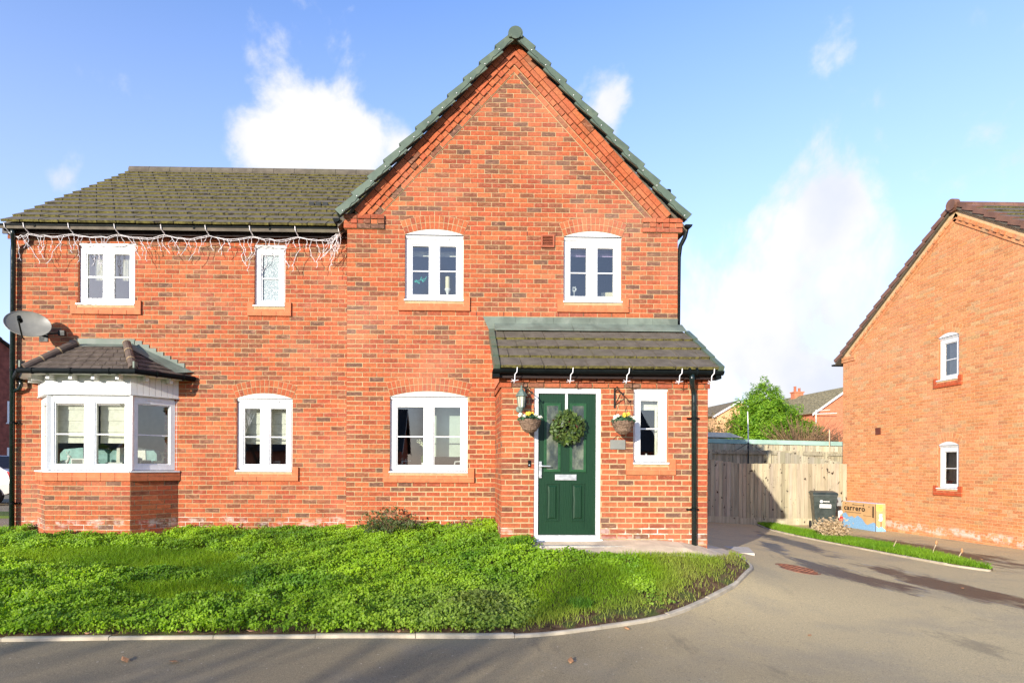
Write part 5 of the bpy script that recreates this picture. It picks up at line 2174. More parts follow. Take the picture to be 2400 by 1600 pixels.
base = base * (1 - pale) + np.array([.26, .33, .06]) * pale
Cc = base * rng.uniform(.7, 1.3, (n * per, 1))
V_, F_, C_ = leaves(np.column_stack([X_, Y_, Z_]), rng.uniform(.014, .034, n * per), N_, Cc, 1.15, .2)
# soft mown-grass patch and paler parsley-like clump
wd = scatter_mesh('ground_cover', V_, F_, C_, 'leaf')
tag(wd, 'leafy bright green weeds covering most of the front lawn', 'ground cover', kind='stuff')


def blades(x, y, z, ln, wd, col, lean=.35):
    n = len(x)
    a = rng.uniform(0, 2 * math.pi, n)
    lv = np.column_stack([rng.normal(size=n) * lean, rng.normal(size=n) * lean, np.ones(n)])
    lv /= np.linalg.norm(lv, axis=1, keepdims=True)
    s = np.column_stack([np.cos(a), np.sin(a), np.zeros(n)]) * (wd * .5)[:, None]
    b = np.column_stack([x, y, z])
    mid = b + lv * (ln * .55)[:, None]
    bend = np.column_stack([rng.normal(size=n), rng.normal(size=n), -np.abs(rng.normal(size=n)) * .4]) * (ln * .22)[:, None]
    tip = b + lv * ln[:, None] + bend
    V_ = np.stack([b - s, b + s, mid + s * .7, mid - s * .7, tip], 1).reshape(-1, 3)
    i = np.arange(n)[:, None] * 5
    F_ = np.concatenate([i + np.array([[0, 1, 2]]), i + np.array([[0, 2, 3]]), i + np.array([[3, 2, 4]])], 0)
    return V_, F_, np.repeat(col, 5, 0)


x, y = rand_lawn(430000)
w = weediness(x, y)
kd = kerb_dist(x, y)
bare = np.clip((x - .0) / .9, 0, 1)
dens = np.where(w > .62, .22, 1) * np.clip((kd - .02 - .16 * bare * (.0 + 1.3 * vnoise(x, y, 2.2, 11))) / (.06 + .16 * bare), .10, 1)
keep = rng.random(len(x)) < dens
x, y = x[keep], y[keep]
n = len(x)
tone = vnoise(x, y, 1.1, 12)[:, None]
dry = np.clip(np.clip((x - 1.8) / 1.8, 0, 1) * np.clip(vnoise(x, y, 2.5, 13) * 1.7 - .35, 0, 1) + bare[keep] * np.clip(1 - kd[keep] / .55, 0, 1) * .9, 0, 1)[:, None]
col = np.array([.12, .24, .007]) * (1 - tone) + np.array([.31, .43, .014]) * tone
col = col * (1 - dry * .7) + np.array([.34, .31, .09]) * dry * .7
col = col * rng.uniform(.7, 1.3, (n, 1))
ln = rng.uniform(.03, .085, n) * (.6 + .8 * vnoise(x, y, 2.1, 14))
V_, F_, C_ = blades(x, y, zfa(x, y) + .045, ln, rng.uniform(.004, .008, n), col)
gr = scatter_mesh('grass', V_, F_, C_, 'grass_blade')
tag(gr, 'short green grass of the front lawn, thin and brown near the kerb', 'grass', kind='stuff')

x = rng.uniform(8.2, 9.5, 40000)
y = rng.uniform(9.2, 17.1, 40000)
ok = in_poly(x, y, verge_poly)
x, y = x[ok], y[ok]
n = len(x)
tone = vnoise(x, y, 1.6, 21)[:, None]
col = (np.array([.12, .26, .012]) * (1 - tone) + np.array([.22, .36, .02]) * tone) * rng.uniform(.7, 1.3, (n, 1))
V_, F_, C_ = blades(x, y, zfa(x, y) + .03, rng.uniform(.05, .13, n), rng.uniform(.007, .013, n), col)
tag(scatter_mesh('grass', V_, F_, C_, 'grass_blade'), 'bright green grass of the strip between the two drives', 'grass', kind='stuff')

# taller tufts standing out of the lawn
for (x_, y_, h_, lb) in ((.95, 7.95, .22, 'tall grass tuft beside the front door step'), (-7.0, 9.4, .16, 'grass tuft at the foot of the left downpipe'), (1.35, 6.15, .12, 'grass tuft at the edge of bare soil near the kerb')):
    n = 240
    a, q = rng.uniform(0, 6.28, n), rng.random(n) ** .5 * .13
    V_, F_, C_ = blades(x_ + np.cos(a) * q, y_ + np.sin(a) * q, np.full(n, zf(x_, y_) + .05), rng.uniform(.6, 1.1, n) * h_, rng.uniform(.006, .01, n), np.array([.08, .18, .014]) * rng.uniform(.7, 1.4, (n, 1)), .45)
    tag(scatter_mesh('grass_tuft', V_, F_, C_, 'grass_blade'), lb, 'grass tuft')

# pale spreading weed with orange leaf specks
wt = thing('spreading_weed', (.30, 6.02, zf(.3, 6.0)), 'pale yellow green feathery weed standing near the kerb', 'plant')
n = 900
a, q = rng.uniform(0, 6.28, n), rng.random(n) ** .6 * .32
px_, py_ = .30 + np.cos(a) * q * 1.2, 6.02 + np.sin(a) * q
pz_ = zfa(px_, py_) + .05 + (.20 - q * .35) * rng.random(n) ** .5
V_, F_, C_ = leaves(np.column_stack([px_, py_, pz_]), rng.uniform(.014, .03, n), rng.normal(size=(n, 3)) * .7 + np.array([0, -.4, .7]), np.array([.18, .24, .045]) * rng.uniform(.6, 1.3, (n, 1)), 2.2)
scatter_mesh('foliage', V_, F_, C_, 'leaf', wt)

# fallen leaves
LFS = [(-2.6, 4.85, 'lying on the dark road, left of two near the bottom edge'), (-2.2, 4.82, 'lying on the dark road, right of two near the bottom edge'), (-3.15, 5.26, 'on the kerb near the left edge'),
       (-2.36, 5.31, 'on the kerb straight below the bay window'), (-1.75, 5.33, 'on the kerb below the wing window'), (-.45, 5.36, 'on the kerb below the large ground floor window'), (1.7, 5.72, 'against the bend of the kerb'),
       (6.9, 7.9, 'on the wet patch of the drive at the right'), (9.6, 10.6, 'on the far drive beside the orange house'), (1.0, 4.9, 'alone on the road below the front door'), (3.6, 5.9, 'alone on the pale tarmac right of the bend')]
mleaf = MB()
mleaf.poly([(-.035, 0, .004), (-.01, -.02, .012), (.03, -.012, .006), (.045, .004, .016), (.015, .022, .01), (-.02, .018, .014)])
lf0 = None
for i, (x_, y_, lb) in enumerate(LFS):
    if lf0 is None:
        lf0 = mleaf.build('fallen_leaf', 'leaf_brown')
        o = lf0
    else:
        o = lf0.copy()
        COL.objects.link(o)
    o.location = (x_, y_, zf(x_, y_) + (.077 if 1 < i < 6 else .006))
    o.rotation_euler = (random.uniform(-.2, .2), random.uniform(-.2, .2), random.uniform(0, 6))
    o.scale = [random.uniform(.8, 1.3)] * 3
    tag(o, 'brown leaf ' + lb, 'leaf', 'fallen leaves on the road and kerb')

# manhole, paving slab
mh = thing('manhole_cover', (5.31, 9.0, zf(5.31, 9)), 'round rusty iron manhole cover in the drive', 'manhole cover')
m_ = MB()
zz = zf(5.31, 9.0)
nrm = Vector((-(zf(5.4, 9) - zf(5.2, 9)) / .2, -(zf(5.31, 9.1) - zf(5.31, 8.9)) / .2, 1)).normalized()
m_.lathe([(.30, -.02), (.33, -.02), (.33, .008), (.30, .010), (.295, .002)], (5.31, 9.0, zz), 32, axis=nrm, cap=False)
m_.build('ring', 'rusty_iron', mh)
m_ = MB()
m_.lathe([(.296, -.01), (.294, .007), (.002, .008)], (5.31, 9.0, zz), 32, axis=nrm)
lid = m_.build('lid', 'rusty_iron', mh)
m_ = MB()
tb = nrm.orthogonal().normalized()
tb2 = nrm.cross(tb)
for i in range(-4, 5):
    for j in range(-4, 5):
        if i * i + j * j < 18:
            c_ = Vector((5.31, 9, zz)) + tb * i * .06 + tb2 * j * .06 + nrm * .008
            m_.lathe([(.018, 0), (.014, .006)], c_, 6, axis=nrm)
tag(m_.build('stud', 'rusty_iron', lid), kind='stuff')
m_ = MB()
zs_ = zf(4.85, 9.9) + .004
m_.hexa([(4.58, 9.85, zs_ - .06), (5.0, 9.7, zs_ - .06), (5.2, 10.3, zs_ - .06), (4.75, 10.45, zs_ - .06),
         (4.58, 9.85, zs_), (5.0, 9.7, zs_), (5.2, 10.3, zs_ + .02), (4.75, 10.45, zs_ + .02)])
tag(m_.build('paving_slab', 'concrete'), 'pale concrete slab set in the drive beside the porch corner', 'slab')

# ------------------------------------------------------------------ things on the house front
# satellite dish
dc = Vector((-6.61, L - .40, 3.775))
ds = thing('satellite_dish', (dc.x, L, dc.z), 'grey oval satellite dish on the left corner of the wall', 'satellite dish')
axd = Vector((.40, -.80, .36)).normalized()
ua = Vector((axd.y, -axd.x, 0)).normalized() * -1
va = axd.cross(ua).normalized()
if va.z < 0:
    va = -va
ua, va = (ua * math.cos(.16) - va * math.sin(.16)), (va * math.cos(.16) + ua * math.sin(.16))
m_ = MB()
rings = []
RW, RH_ = .31, .225
for k in range(7):
    f = k / 6
    ring = []
    for j in range(32):
        a = 2 * math.pi * j / 32
        p = dc + ua * RW * f * math.cos(a) + va * RH_ * f * math.sin(a) + axd * (.075 * f * f - .075)
        ring.append(p)
    rings.append(m_._v(ring, None))
for k in range(6):
    for j in range(32):
        q = (j + 1) % 32
        m_.f.append((rings[k] + j, rings[k] + q, rings[k + 1] + q, rings[k + 1] + j))
        m_.mi.append(0)
do = m_.build('reflector', 'dish_metal', ds, smooth=True)
m_ = MB()
rim = [dc + ua * RW * math.cos(2 * math.pi * j / 32) + va * RH_ * math.sin(2 * math.pi * j / 32) for j in range(33)]
m_.tube(rim, .006, 5, cap=False)
m_.build('rim', 'dish_metal', ds)
lnb = dc + axd * .42 - va * .20
m_ = MB()
m_.tube([dc - va * .25 - axd * .06, dc - va * .285 + axd * .05, lnb - axd * .0 - va * .05], .012, 8)
m_.build('arm', 'dark_metal', ds)
m_ = MB()
m_.tube([lnb + axd * .05, lnb - axd * .02], .028, 10)
m_.tube([lnb - axd * .02, lnb - axd * .06], .036, 10)
m_.build('receiver', 'black_plastic', ds)
m_ = MB()
m_.tube([dc - axd * .08, dc - axd * .14, (dc.x - .02, L - .04, dc.z - .1), (dc.x - .02, L, dc.z - .1)], .02, 8)
m_.box(dc.x - .09, dc.x + .05, L - .012, L + .001, dc.z - .2, dc.z)
m_.tube([(dc.x - .02, L - .1, dc.z - .1), (dc.x + .34, L - .16, dc.z - .09)], .014, 6)
m_.box(dc.x + .32, dc.x + .42, L - .18, L - .12, dc.z - .13, dc.z - .05)
m_.build('wall_mount', 'dark_metal', ds)

# icicle light string along the wing gutter
ils = thing('icicle_lights', (-4.4, L - .25, 5.3), 'white icicle light string hanging in tangles below the long gutter', 'light string')
yl = L - .20
clips = [-7.05, -6.75, -6.05, -5.33, -4.6, -3.9, -3.2, -2.48, -1.79]
m_ = MB()
cable = []
for a, b in zip(clips, clips[1:]):
    for k in range(8):
        f = k / 8
        cable.append(Vector((a + (b - a) * f, yl + random.uniform(-.012, .012), 5.262 - .055 * math.sin(math.pi * f) * random.uniform(.7, 1.1) + random.uniform(-.006, .006))))
cable.append(Vector((-1.79, yl, 5.30)))
cable.append(Vector((-1.66, yl - .1, 5.37)))
m_.tube(cable, .0048, 5)
cable2 = [p + Vector((.03, -.012, -.012 - .02 * random.random())) for p in cable[:-2]]
m_.tube(cable2, .0036, 5)
m_.build('cable', 'white_cable', ils)
for c_ in clips:
    m_ = MB()
    m_.tube([(c_ - .02, L - .29, 5.40), (c_ - .012, L - .285, 5.33), (c_ + .015, yl - .01, 5.27)], .0075, 5)
    m_.build('clip', 'white_cable', ils)
nd = 62
for i in range(nd):
    x0 = -7.0 + 5.2 * (i + random.uniform(.2, .8)) / nd
    j = min(range(len(cable)), key=lambda k: abs(cable[k].x - x0))
    p = cable[j].copy()
    p.x = x0
    L_ = random.choice([.12, .18, .22, .3, .38, .46])
    if x0 > -4.4:
        L_ *= 1.12
    n = int(L_ / .05) + 2
    pts = [p]
    dx = random.uniform(-.02, .02)
    for k in range(n):
        dx = dx * .5 + random.uniform(-.028, .028)
        pts.append(pts[-1] + Vector((dx, random.uniform(-.012, .012), -L_ / n)))
    m_ = MB()
    m_.tube(pts, .0038, 4)
    for q in pts[2::2]:
        m_.tube([q, q + Vector((random.uniform(-.02, .02), -.008, -.022))], .0036, 4)
    m_.build('strand', 'white_cable', ils)
for i in range(10):
    p = Vector((-1.82 + random.uniform(-.05, .05), yl - .04, 5.30))
    q = Vector((-2.1 + random.uniform(-.1, .35), yl - random.uniform(0, .08), 4.98 + random.uniform(-.1, .18)))
    m_ = MB()
    mid = p.lerp(q, .5) + Vector((random.uniform(-.05, .05), 0, random.uniform(-.05, .05)))
    m_.tube([p, p.lerp(mid, .5) + Vector((random.uniform(-.02, .02), 0, 0)), mid, mid.lerp(q, .5) + Vector((random.uniform(-.02, .02), 0, 0)), q], .0045, 4)
    m_.build('strand', 'white_cable', ils)
# wire of tiny lights along the gable verge
fl = thing('fairy_lights', (AP[0], G - .15, 7.0), 'thin dark fairy light wire clipped along the gable verge caps', 'light string')
for sgn in (-1, 1):
    m_, m2 = MB(), MB()
    e, a = Vector((AP[0] + sgn * 2.72, G - .192, 5.47)), Vector((AP[0] + sgn * .1, G - .192, 8.23))
    pts = []
    for i in range(60):
        p = e.lerp(a, i / 59)
        pts.append(p + Vector((random.uniform(-.012, .012) - sgn * .03, 0, random.uniform(-.014, .014) - .045)))
    m_.tube(pts, .003, 4)
    m_.build('wire', 'dark_metal', fl)
    for i in range(12):
        p = e.lerp(a, (i + .25) / 12) + Vector((-sgn * .01, -.006, -.02))
        m2.box(p.x - .005, p.x + .005, p.y, p.y + .008, p.z - .006, p.z + .008)
    tag(m2.build('wire_clip', 'white_cable', fl), kind='stuff')

# gutter hooks with wire stars on the porch
NM = ['first gutter hook, above the wall lantern', 'gutter hook above the front door wreath', 'gutter hook above the right hanging basket', 'gutter hook just left of the porch downpipe', 'gutter hook at the right end of the porch gutter']
for x_, lb in zip((.88, 1.635, 2.40, 3.12, 3.56), NM):
    h = thing('gutter_hook', (x_, P - .25, 2.86), 'white plastic ' + lb, 'hook', 'white hooks on the porch gutter')
    m_ = MB()
    m_.tube([(x_ + .015, P - .262, 2.925), (x_ + .01, P - .262, 2.86), (x_ - .015, P - .25, 2.83), (x_ - .018, P - .24, 2.745)], .0065, 6)
    m_.build('hook', 'white_cable', h)
    m_ = MB()
    for a in (20, 140, 260, 200):
        m_.tube([(x_ - .018, P - .24, 2.745), (x_ - .018 + .055 * math.cos(R(a)), P - .24, 2.745 + .03 * math.sin(R(a)))], .004, 4)
    m_.build('clip', 'white_cable', h)

# wall lantern
lx, ly = .965, P - .15
ln_ = thing('wall_lantern', (lx, P, 2.45), 'verdigris coach lantern on the wall left of the front door', 'lamp')
m_ = MB()
m_.lathe([(.085, 2.545), (.082, 2.555), (.045, 2.61), (.018, 2.645), (.012, 2.665), (.018, 2.675), (.004, 2.70)], (lx, ly, 0), 6)
m_.build('roof', 'lantern_metal', ln_)
m_ = MB()
m_.lathe([(.040, 2.40), (.058, 2.545)], (lx, ly, 0), 6)
m_.build('glass', 'lamp_glass', ln_)
m_ = MB()
for k in range(6):
    a = 2 * math.pi * k / 6
    a0 = Vector((1, 0, 0)).orthogonal()
    m_.tube([(lx + .043 * math.cos(a), ly + .043 * math.sin(a), 2.40), (lx + .061 * math.cos(a), ly + .061 * math.sin(a), 2.546)], .005, 4)
m_.lathe([(.046, 2.385), (.046, 2.402)], (lx, ly, 0), 6)
m_.lathe([(.01, 2.33), (.02, 2.35), (.03, 2.385)], (lx, ly, 0), 8)
m_.build('cage', 'lantern_metal', ln_)
m_ = MB()
m_.tube([(lx, ly, 2.36), (lx - .01, ly + .03, 2.335), (lx - .01, ly + .09, 2.34), (lx - .01, P - .02, 2.37)], .012, 7)
m_.lathe([(.05, 0), (.045, .02), (.02, .03)], (lx - .01, P, 2.38), 12, axis=(0, -1, 0))
m_.build('arm', 'lantern_metal', ln_)


# brackets and hanging baskets
def bracket(x_, label):
    b = thing('basket_bracket', (x_, P, 2.56), label, 'bracket', 'wrought iron basket brackets')
    m_ = MB()
    m_.box(x_ - .011, x_ + .011, P - .012, P + .001, 2.41, 2.69)
    m_.tube([(x_, P - .01, 2.64), (x_ + .02, P - .08, 2.655), (x_ + .05, P - .18, 2.60), (x_ + .055, P - .24, 2.565), (x_ + .055, P - .265, 2.575), (x_ + .055, P - .26, 2.60)], .008, 6)
    m_.tube([(x_, P - .01, 2.45), (x_ + .02, P - .06, 2.50), (x_ + .04, P - .15, 2.585)], .007, 6)
    m_.tube([(x_ + .01, P - .03, 2.68), (x_ + .02, P - .06, 2.70), (x_ + .025, P - .08, 2.68)], .006, 6)
    m_.build('ironwork', 'dark_metal', b)
    return b


def basket(cx, cy, zr, label, seed):
    rs = np.random.default_rng(seed)
    b = thing('hanging_basket', (cx, cy, zr - .17), label, 'hanging basket', 'hanging baskets beside the front door')
    m_ = MB()
    for k in range(11):
        f = k / 10
        r = .147 * math.sqrt(max(.02, 1 - (1 - f) ** 2.0)) * (.62 + .38 * f ** .5)
        z = zr - .165 + .165 * f
        pts = [(cx + (r + random.uniform(-.004, .004)) * math.cos(2 * math.pi * j / 18), cy + (r + random.uniform(-.004, .004)) * math.sin(2 * math.pi * j / 18), z + random.uniform(-.005, .005)) for j in range(19)]
        m_.tube(pts, .0105, 5, cap=False)
    m_.lathe([(.05, zr - .17), (.10, zr - .13), (.128, zr - .06), (.135, zr - .01)], (cx, cy, 0), 18)
    m_.build('wicker_bowl', 'wicker', b)
    n = 260
    a, q = rs.uniform(0, 6.28, n), rs.random(n) ** .6 * .16
    P_ = np.column_stack([cx + np.cos(a) * q, cy + np.sin(a) * q, zr + .0 + .085 * (1 - (q / .17) ** 2) * rs.random(n) ** .5])
    V_, F_, C_ = leaves(P_, rs.uniform(.02, .038, n), rs.normal(size=(n, 3)) * .6 + np.array([-.1, -.6, .5]), np.array([.05, .12, .06]) * rs.uniform(.5, 1.5, (n, 1)), 1.6)
    scatter_mesh('leaves', V_, F_, C_, 'leaf', b)
    for c0, colr, m in ((0, (.78, .62, .08), 5), (1, (.78, .76, .70), 9)):
        for i in range(m):
            if c0 == 0:
                fx, fy, fz = cx + rs.normal() * .03, cy - .05 + rs.normal() * .04, zr + .085 + rs.normal() * .012
            else:
                s_ = -1 if i % 2 else 1
                fx, fy, fz = cx + s_ * rs.uniform(.06, .15), cy - rs.uniform(.0, .11), zr + rs.uniform(.025, .075)
            k = 7
            aa = np.arange(k) / k * 6.28
            Pp = np.column_stack([fx + np.cos(aa) * .014, np.full(k, fy - .01), fz + np.sin(aa) * .014])
            V_, F_, C_ = leaves(Pp, np.full(k, .026), rs.normal(size=(k, 3)) * .3 + np.array([-.2, -.8, .5]), np.array([colr]) * rs.uniform(.8, 1.1, (k, 1)), 1.2)
            scatter_mesh('flower', V_, F_, C_, 'petal', b)
    m_ = MB()
    for k in range(3):
        a = 2 * math.pi * k / 3 + .6
        m_.tube([(cx + .14 * math.cos(a), cy + .14 * math.sin(a), zr), (cx, cy, 2.585)], .0028, 4)
    m_.build('chain', 'dark_metal', b)
    return b


bracket(1.04, 'black wrought iron bracket behind the lantern')
bracket(2.285, 'black wrought iron bracket between the door and the small window')
basket(1.075, P - .22, 2.215, 'wicker hanging basket with white and yellow flowers left of the door, below the lantern', 1)
basket(2.335, P - .25, 2.20, 'wicker hanging basket with yellow and white flowers right of the door', 2)

# wreath
wc = Vector((1.625, P - .02, 2.13))
wr_ = thing('wreath', tuple(wc), 'round evergreen leaf wreath hung on the green front door', 'wreath')
n = 900
a = rng.uniform(0, 2 * math.pi, n)
tr_ = np.abs(rng.normal(size=n)) * .0 + rng.random(n) ** .5 * .10
b2 = rng.uniform(0, 2 * math.pi, n)
rr_ = .145 + tr_ * np.cos(b2)
P_ = np.column_stack([wc.x + rr_ * np.cos(a) * 1.0, wc.y - .02 + tr_ * np.sin(b2) * .7, wc.z + rr_ * np.sin(a)])
N_ = np.column_stack([np.cos(a) * .35, -np.ones(n) * .8, np.sin(a) * .35]) + rng.normal(size=(n, 3)) * .55
cm = rng.random((n, 1))
Cc = (np.array([.03, .06, .018]) * (1 - cm) + np.array([.11, .16, .03]) * cm) * rng.uniform(.6, 1.3, (n, 1))
Cc[rng.random(n) < .04] = (.12, .03, .03)
V_, F_, C_ = leaves(P_, rng.uniform(.026, .046, n), N_, Cc, 2.0, .12)
scatter_mesh('leaves', V_, F_, C_, 'wreath_leaf', wr_)
m_ = MB()
m_.tube([(wc.x + .145 * math.cos(2 * math.pi * k / 20), wc.y + .02, wc.z + .145 * math.sin(2 * math.pi * k / 20)) for k in range(21)], .05, 6, cap=False)
m_.build('moss_ring', 'bark', wr_)
m_ = MB()
m_.box(wc.x - .022, wc.x + .012, P + .036, P + .049, wc.z + .17, 2.605)
m_.build('hanger', 'silver_glitter', wr_)

# plaque, doorbell
pl = thing('name_plaque', (2.33, P, 1.9), 'small blank grey slate plaque hung below the right basket', 'plaque')
m_ = MB(TP)
m_.box(2.225, 2.435, -.016, -.004, 1.835, 1.965)
m_.build('slab', 'grey_plaque', pl)
m_ = MB(TP)
m_.tube([(2.26, -.012, 1.965), (2.33, -.006, 2.03), (2.40, -.012, 1.965)], .003, 4)
m_.build('hanging_wire', 'dark_metal', pl)
db = thing('doorbell', (1.095, P, 1.63), 'small black doorbell on the brick left of the door handle', 'doorbell')
m_ = MB(TP)
m_.box(1.078, 1.112, -.022, .0, 1.585, 1.675)
m_.build('housing', 'black_plastic', db)
m_ = MB(TP)
m_.lathe([(.011, 0), (.009, .005)], (1.095, -.022, 1.61), 10, axis=(0, -1, 0))
m_.build('button', 'chrome', db)


# ------------------------------------------------------------------ things inside the windows
def blind(T, u0, u1, z0, z1, y, mat, label, folds=3, group=None):
    mid = T @ Vector(((u0 + u1) / 2, y, z1))
    b = thing('window_blind', tuple(mid), label, 'blind', group)
    m_ = MB(T)
    h = (z1 - z0) / folds
    for i in range(folds):
        za = z0 + i * h
        m_.hexa([(u0, y - .012, za), (u1, y - .012, za), (u1, y + .004, za), (u0, y + .004, za), (u0, y - .002, za + h - .002), (u1, y - .002, za + h - .002), (u1, y + .004, za + h - .002), (u0, y + .004, za + h - .002)])
    m_.build('fabric', mat, b)
    m_ = MB(T)
    m_.tube([(u0 - .01, y, z1 + .012), (u1 + .01, y, z1 + .012)], .014, 8)
    m_.build('headrail', 'white_paint', b)
    return b


blind(TG, W3[0] + .10, W3[1] + .12, 4.985, 5.05, .30, 'cream_fabric', 'rolled cream blind high in the upper window left of the air vent', 1)
blind(TG, W4[0] + .06, W4[1] + .1, 5.00, 5.10, .26, 'lilac_fabric', 'lilac roller blind high in the upper window right of the air vent', 1)
blind(TL, W5[0] + .02, W5[1] + .1, 1.94, 2.62, .26, 'cream_fabric', 'folded cream blind in the ground floor window between bay and gable', 4)
blind(TP, W7[0] + .03, W7[1] + .0, 2.40, 2.6, .2, 'cream_fabric', 'pale blind at the top of the small porch window', 1)
TB = TF(bp[1], bp[2])
blind(TB, .06, .56, 1.92, 2.62, .22, 'cream_fabric', 'cream roman blind half drawn in the left bay window pane', 4, None)
blind(TB, .72, 1.26, 1.92, 2.62, .22, 'cream_fabric', 'cream roman blind half drawn in the right bay window pane', 4, None)
TBR = TF(bp[2], bp[3])


def curtain(T, u0, u1, z0, z1, y, mat, label, n=7):
    mid = T @ Vector(((u0 + u1) / 2, y, z1))
    c_ = thing('curtain', tuple(mid), label, 'curtain')
    m_ = MB(T)
    k = n * 4
    pts = [(u0 + (u1 - u0) * i / k, y + .02 * math.sin(i / 4 * 2 * math.pi)) for i in range(k + 1)]
    for (a, b) in zip(pts, pts[1:]):
        m_.poly([(a[0], a[1], z0), (b[0], b[1], z0), (b[0], b[1], z1), (a[0], a[1], z1)])
    m_.build('fabric', mat, c_, smooth=True)
    return c_


curtain(TL, -5.93, -5.75, 4.64, 5.0, .2, 'cream_fabric', 'white cloth gathered behind the left pane of the window above the bay', 4)
curtain(TL, -5.49, -5.32, 4.64, 5.0, .2, 'cream_fabric', 'white cloth gathered behind the right pane of the window above the bay', 4)
blind(TG, W6[0] + .66, W6[1] + .02, 1.74, 2.6, .42, 'green_cream_fabric', 'pale greenish sheet added for the reflection in the right pane of the large ground floor window', 1)  # added sheet stands in for a pale reflection on the glass
curtain(TP, W7[1] - .13, W7[1] + .05, 1.7, 2.45, .18, 'cream_fabric', 'narrow cream curtain at the right of the small porch window', 3)


def put(name, T, u, y, z, label, cat):
    loc = T @ Vector((u, y, z))
    return thing(name, tuple(loc), label, cat), Matrix.Translation(loc)


curtain(TR, WU[0] + .16, WU[0] + .42, 3.72, 4.60, .15, 'cream_fabric', 'cream curtain added to lighten the upstairs window of the orange brick house', 3)  # both curtains added to catch sun and lighten the panes
curtain(TR, WL[0] + .10, WL[1] + .02, 1.20, 2.06, .17, 'cream_fabric', 'cream curtain added to lighten the downstairs window of the orange brick house', 5)
# candle on a turned stick
o, Tm = put('candle_holder', TG, -.06, .20, 4.222, 'cream pillar candle on a turned white stick in the upper left gable window', 'candle')
m_ = MB(Tm)
m_.lathe([(.045, 0), (.045, .015), (.022, .04), (.018, .07), (.034, .10), (.018, .13), (.026, .16), (.05, .20), (.052, .215), (.03, .22)], (0, 0, 0), 14)
m_.build('stick', 'white_paint', o, smooth=True)
m_ = MB(Tm)
m_.lathe([(.036, .22), (.036, .405), (.03, .41)], (0, 0, 0), 14)
m_.build('candle', 'candle_wax', o)
o, Tm = put('candle_holder', TG, .06, .20, 4.222, 'short white candlestick half hidden at the frame beside the pillar candle', 'candle')
m_ = MB(Tm)
m_.lathe([(.035, 0), (.03, .02), (.015, .05), (.025, .09), (.03, .12)], (0, 0, 0), 12)
m_.build('stick', 'white_paint', o, smooth=True)
# teal feather-like sticker
o, Tm = put('window_decoration', TG, -.50, .10, 4.52, 'teal sprig decoration hanging in the upper left gable window', 'decoration')
m_ = MB(Tm)
for k in range(16):
    u_ = -.09 + .18 * k / 15
    zz = .02 * math.sin(k * .9) + .04 * k / 15
    m_.tube([(u_, 0, zz), (u_ + .02, 0, zz + random.uniform(-.045, .045))], .004, 4)
m_.tube([(-.1, 0, 0), (0, 0, .02), (.1, 0, .05)], .005, 4)
m_.build('sprig', 'teal_print', o)
# chair back and glitter in the right one
o, Tm = put('chair', TG, 2.58, .40, 4.1, 'cream chair back seen low in the right upper gable window', 'chair')
m_ = MB(Tm)
m_.hexa([(-.13, -.03, .1), (.2, -.03, .1), (.2, .03, .1), (-.13, .03, .1), (-.10, -.02, .36), (.2, -.02, .37), (.2, .04, .37), (-.10, .04, .36)])
m_.build('backrest', 'candle_wax', o)
m_ = MB(Tm)
m_.box(-.11, -.07, -.02, .02, -.3, .1)
m_.box(.14, .18, -.02, .02, -.3, .1)
m_.build('leg', 'white_paint', o)
o, Tm = put('glass_ornament', TG, 1.98, .16, 4.222, 'silvery flower shaped ornament at the left of the lilac blind window', 'ornament')
m_ = MB(Tm)
m_.tube([(0, 0, 0), (0, 0, .20)], .006, 5)
for a in range(0, 360, 60):
    m_.lathe([(.002, -.02), (.018, 0), (.002, .02)], (.03 * math.cos(R(a)), 0, .22 + .03 * math.sin(R(a))), 6)
    m_.lathe([(.002, -.014), (.012, 0), (.002, .014)], (-.06 + .02 * math.cos(R(a)), 0, .06 + .04 * math.sin(R(a))), 6)
m_.build('flower', 'silver_glitter', o)
# orchid in the ground floor gable window
o, Tm = put('potted_orchid', TG, -.42, .28, 1.52, 'potted orchid with pale flowers in the large ground floor window', 'plant')
m_ = MB(Tm)
m_.lathe([(.04, 0), (.055, .12), (.05, .12)], (0, 0, 0), 12)
m_.build('pot', 'white_paint', o)
m_ = MB(Tm)
m_.tube([(0, 0, .12), (-.01, 0, .28), (-.05, 0, .42), (-.11, 0, .47)], .006, 5)
m_.build('stem', 'green_moulding', o)
pp_ = np.array([(-.05, 0, .43), (-.08, 0, .46), (-.11, 0, .48), (-.03, 0, .40), (.0, 0, .36)])
P_ = np.repeat(pp_, 6, 0) + rng.normal(size=(30, 3)) * .014 + np.array(Tm.translation)
V_, F_, C_ = leaves(P_, np.full(30, .035), rng.normal(size=(30, 3)) * .4 + np.array([0, -1, .2]), np.tile(np.array([[.75, .74, .60]]), (30, 1)), 1.2)
scatter_mesh('flower', V_, F_, C_, 'petal', o)
P_ = rng.normal(size=(14, 3)) * .035 + np.array([0, 0, .20]) + np.array(Tm.translation)
V_, F_, C_ = leaves(P_, np.full(14, .05), rng.normal(size=(14, 3)) * .5 + np.array([0, -1, .3]), np.tile(np.array([[.12, .22, .04]]), (14, 1)), 2.0)
scatter_mesh('leaves', V_, F_, C_, 'leaf', o)
for u_, lb in ((-.78, 'pale wire chair back at the left edge of the large ground floor window'), (.10, 'white chair back at the right edge of the large ground floor window')):
    o, Tm = put('chair', TG, u_, .5, 1.1, lb, 'chair')
    m_ = MB(Tm)
    m_.tube([(-.05, 0, 0), (-.045, 0, .45), (-.02, 0, .56), (.12, 0, .57)], .012, 6)
    m_.tube([(.02, 0, 0), (.03, 0, .5)], .008, 6)
    m_.build('backrest', 'white_paint', o)
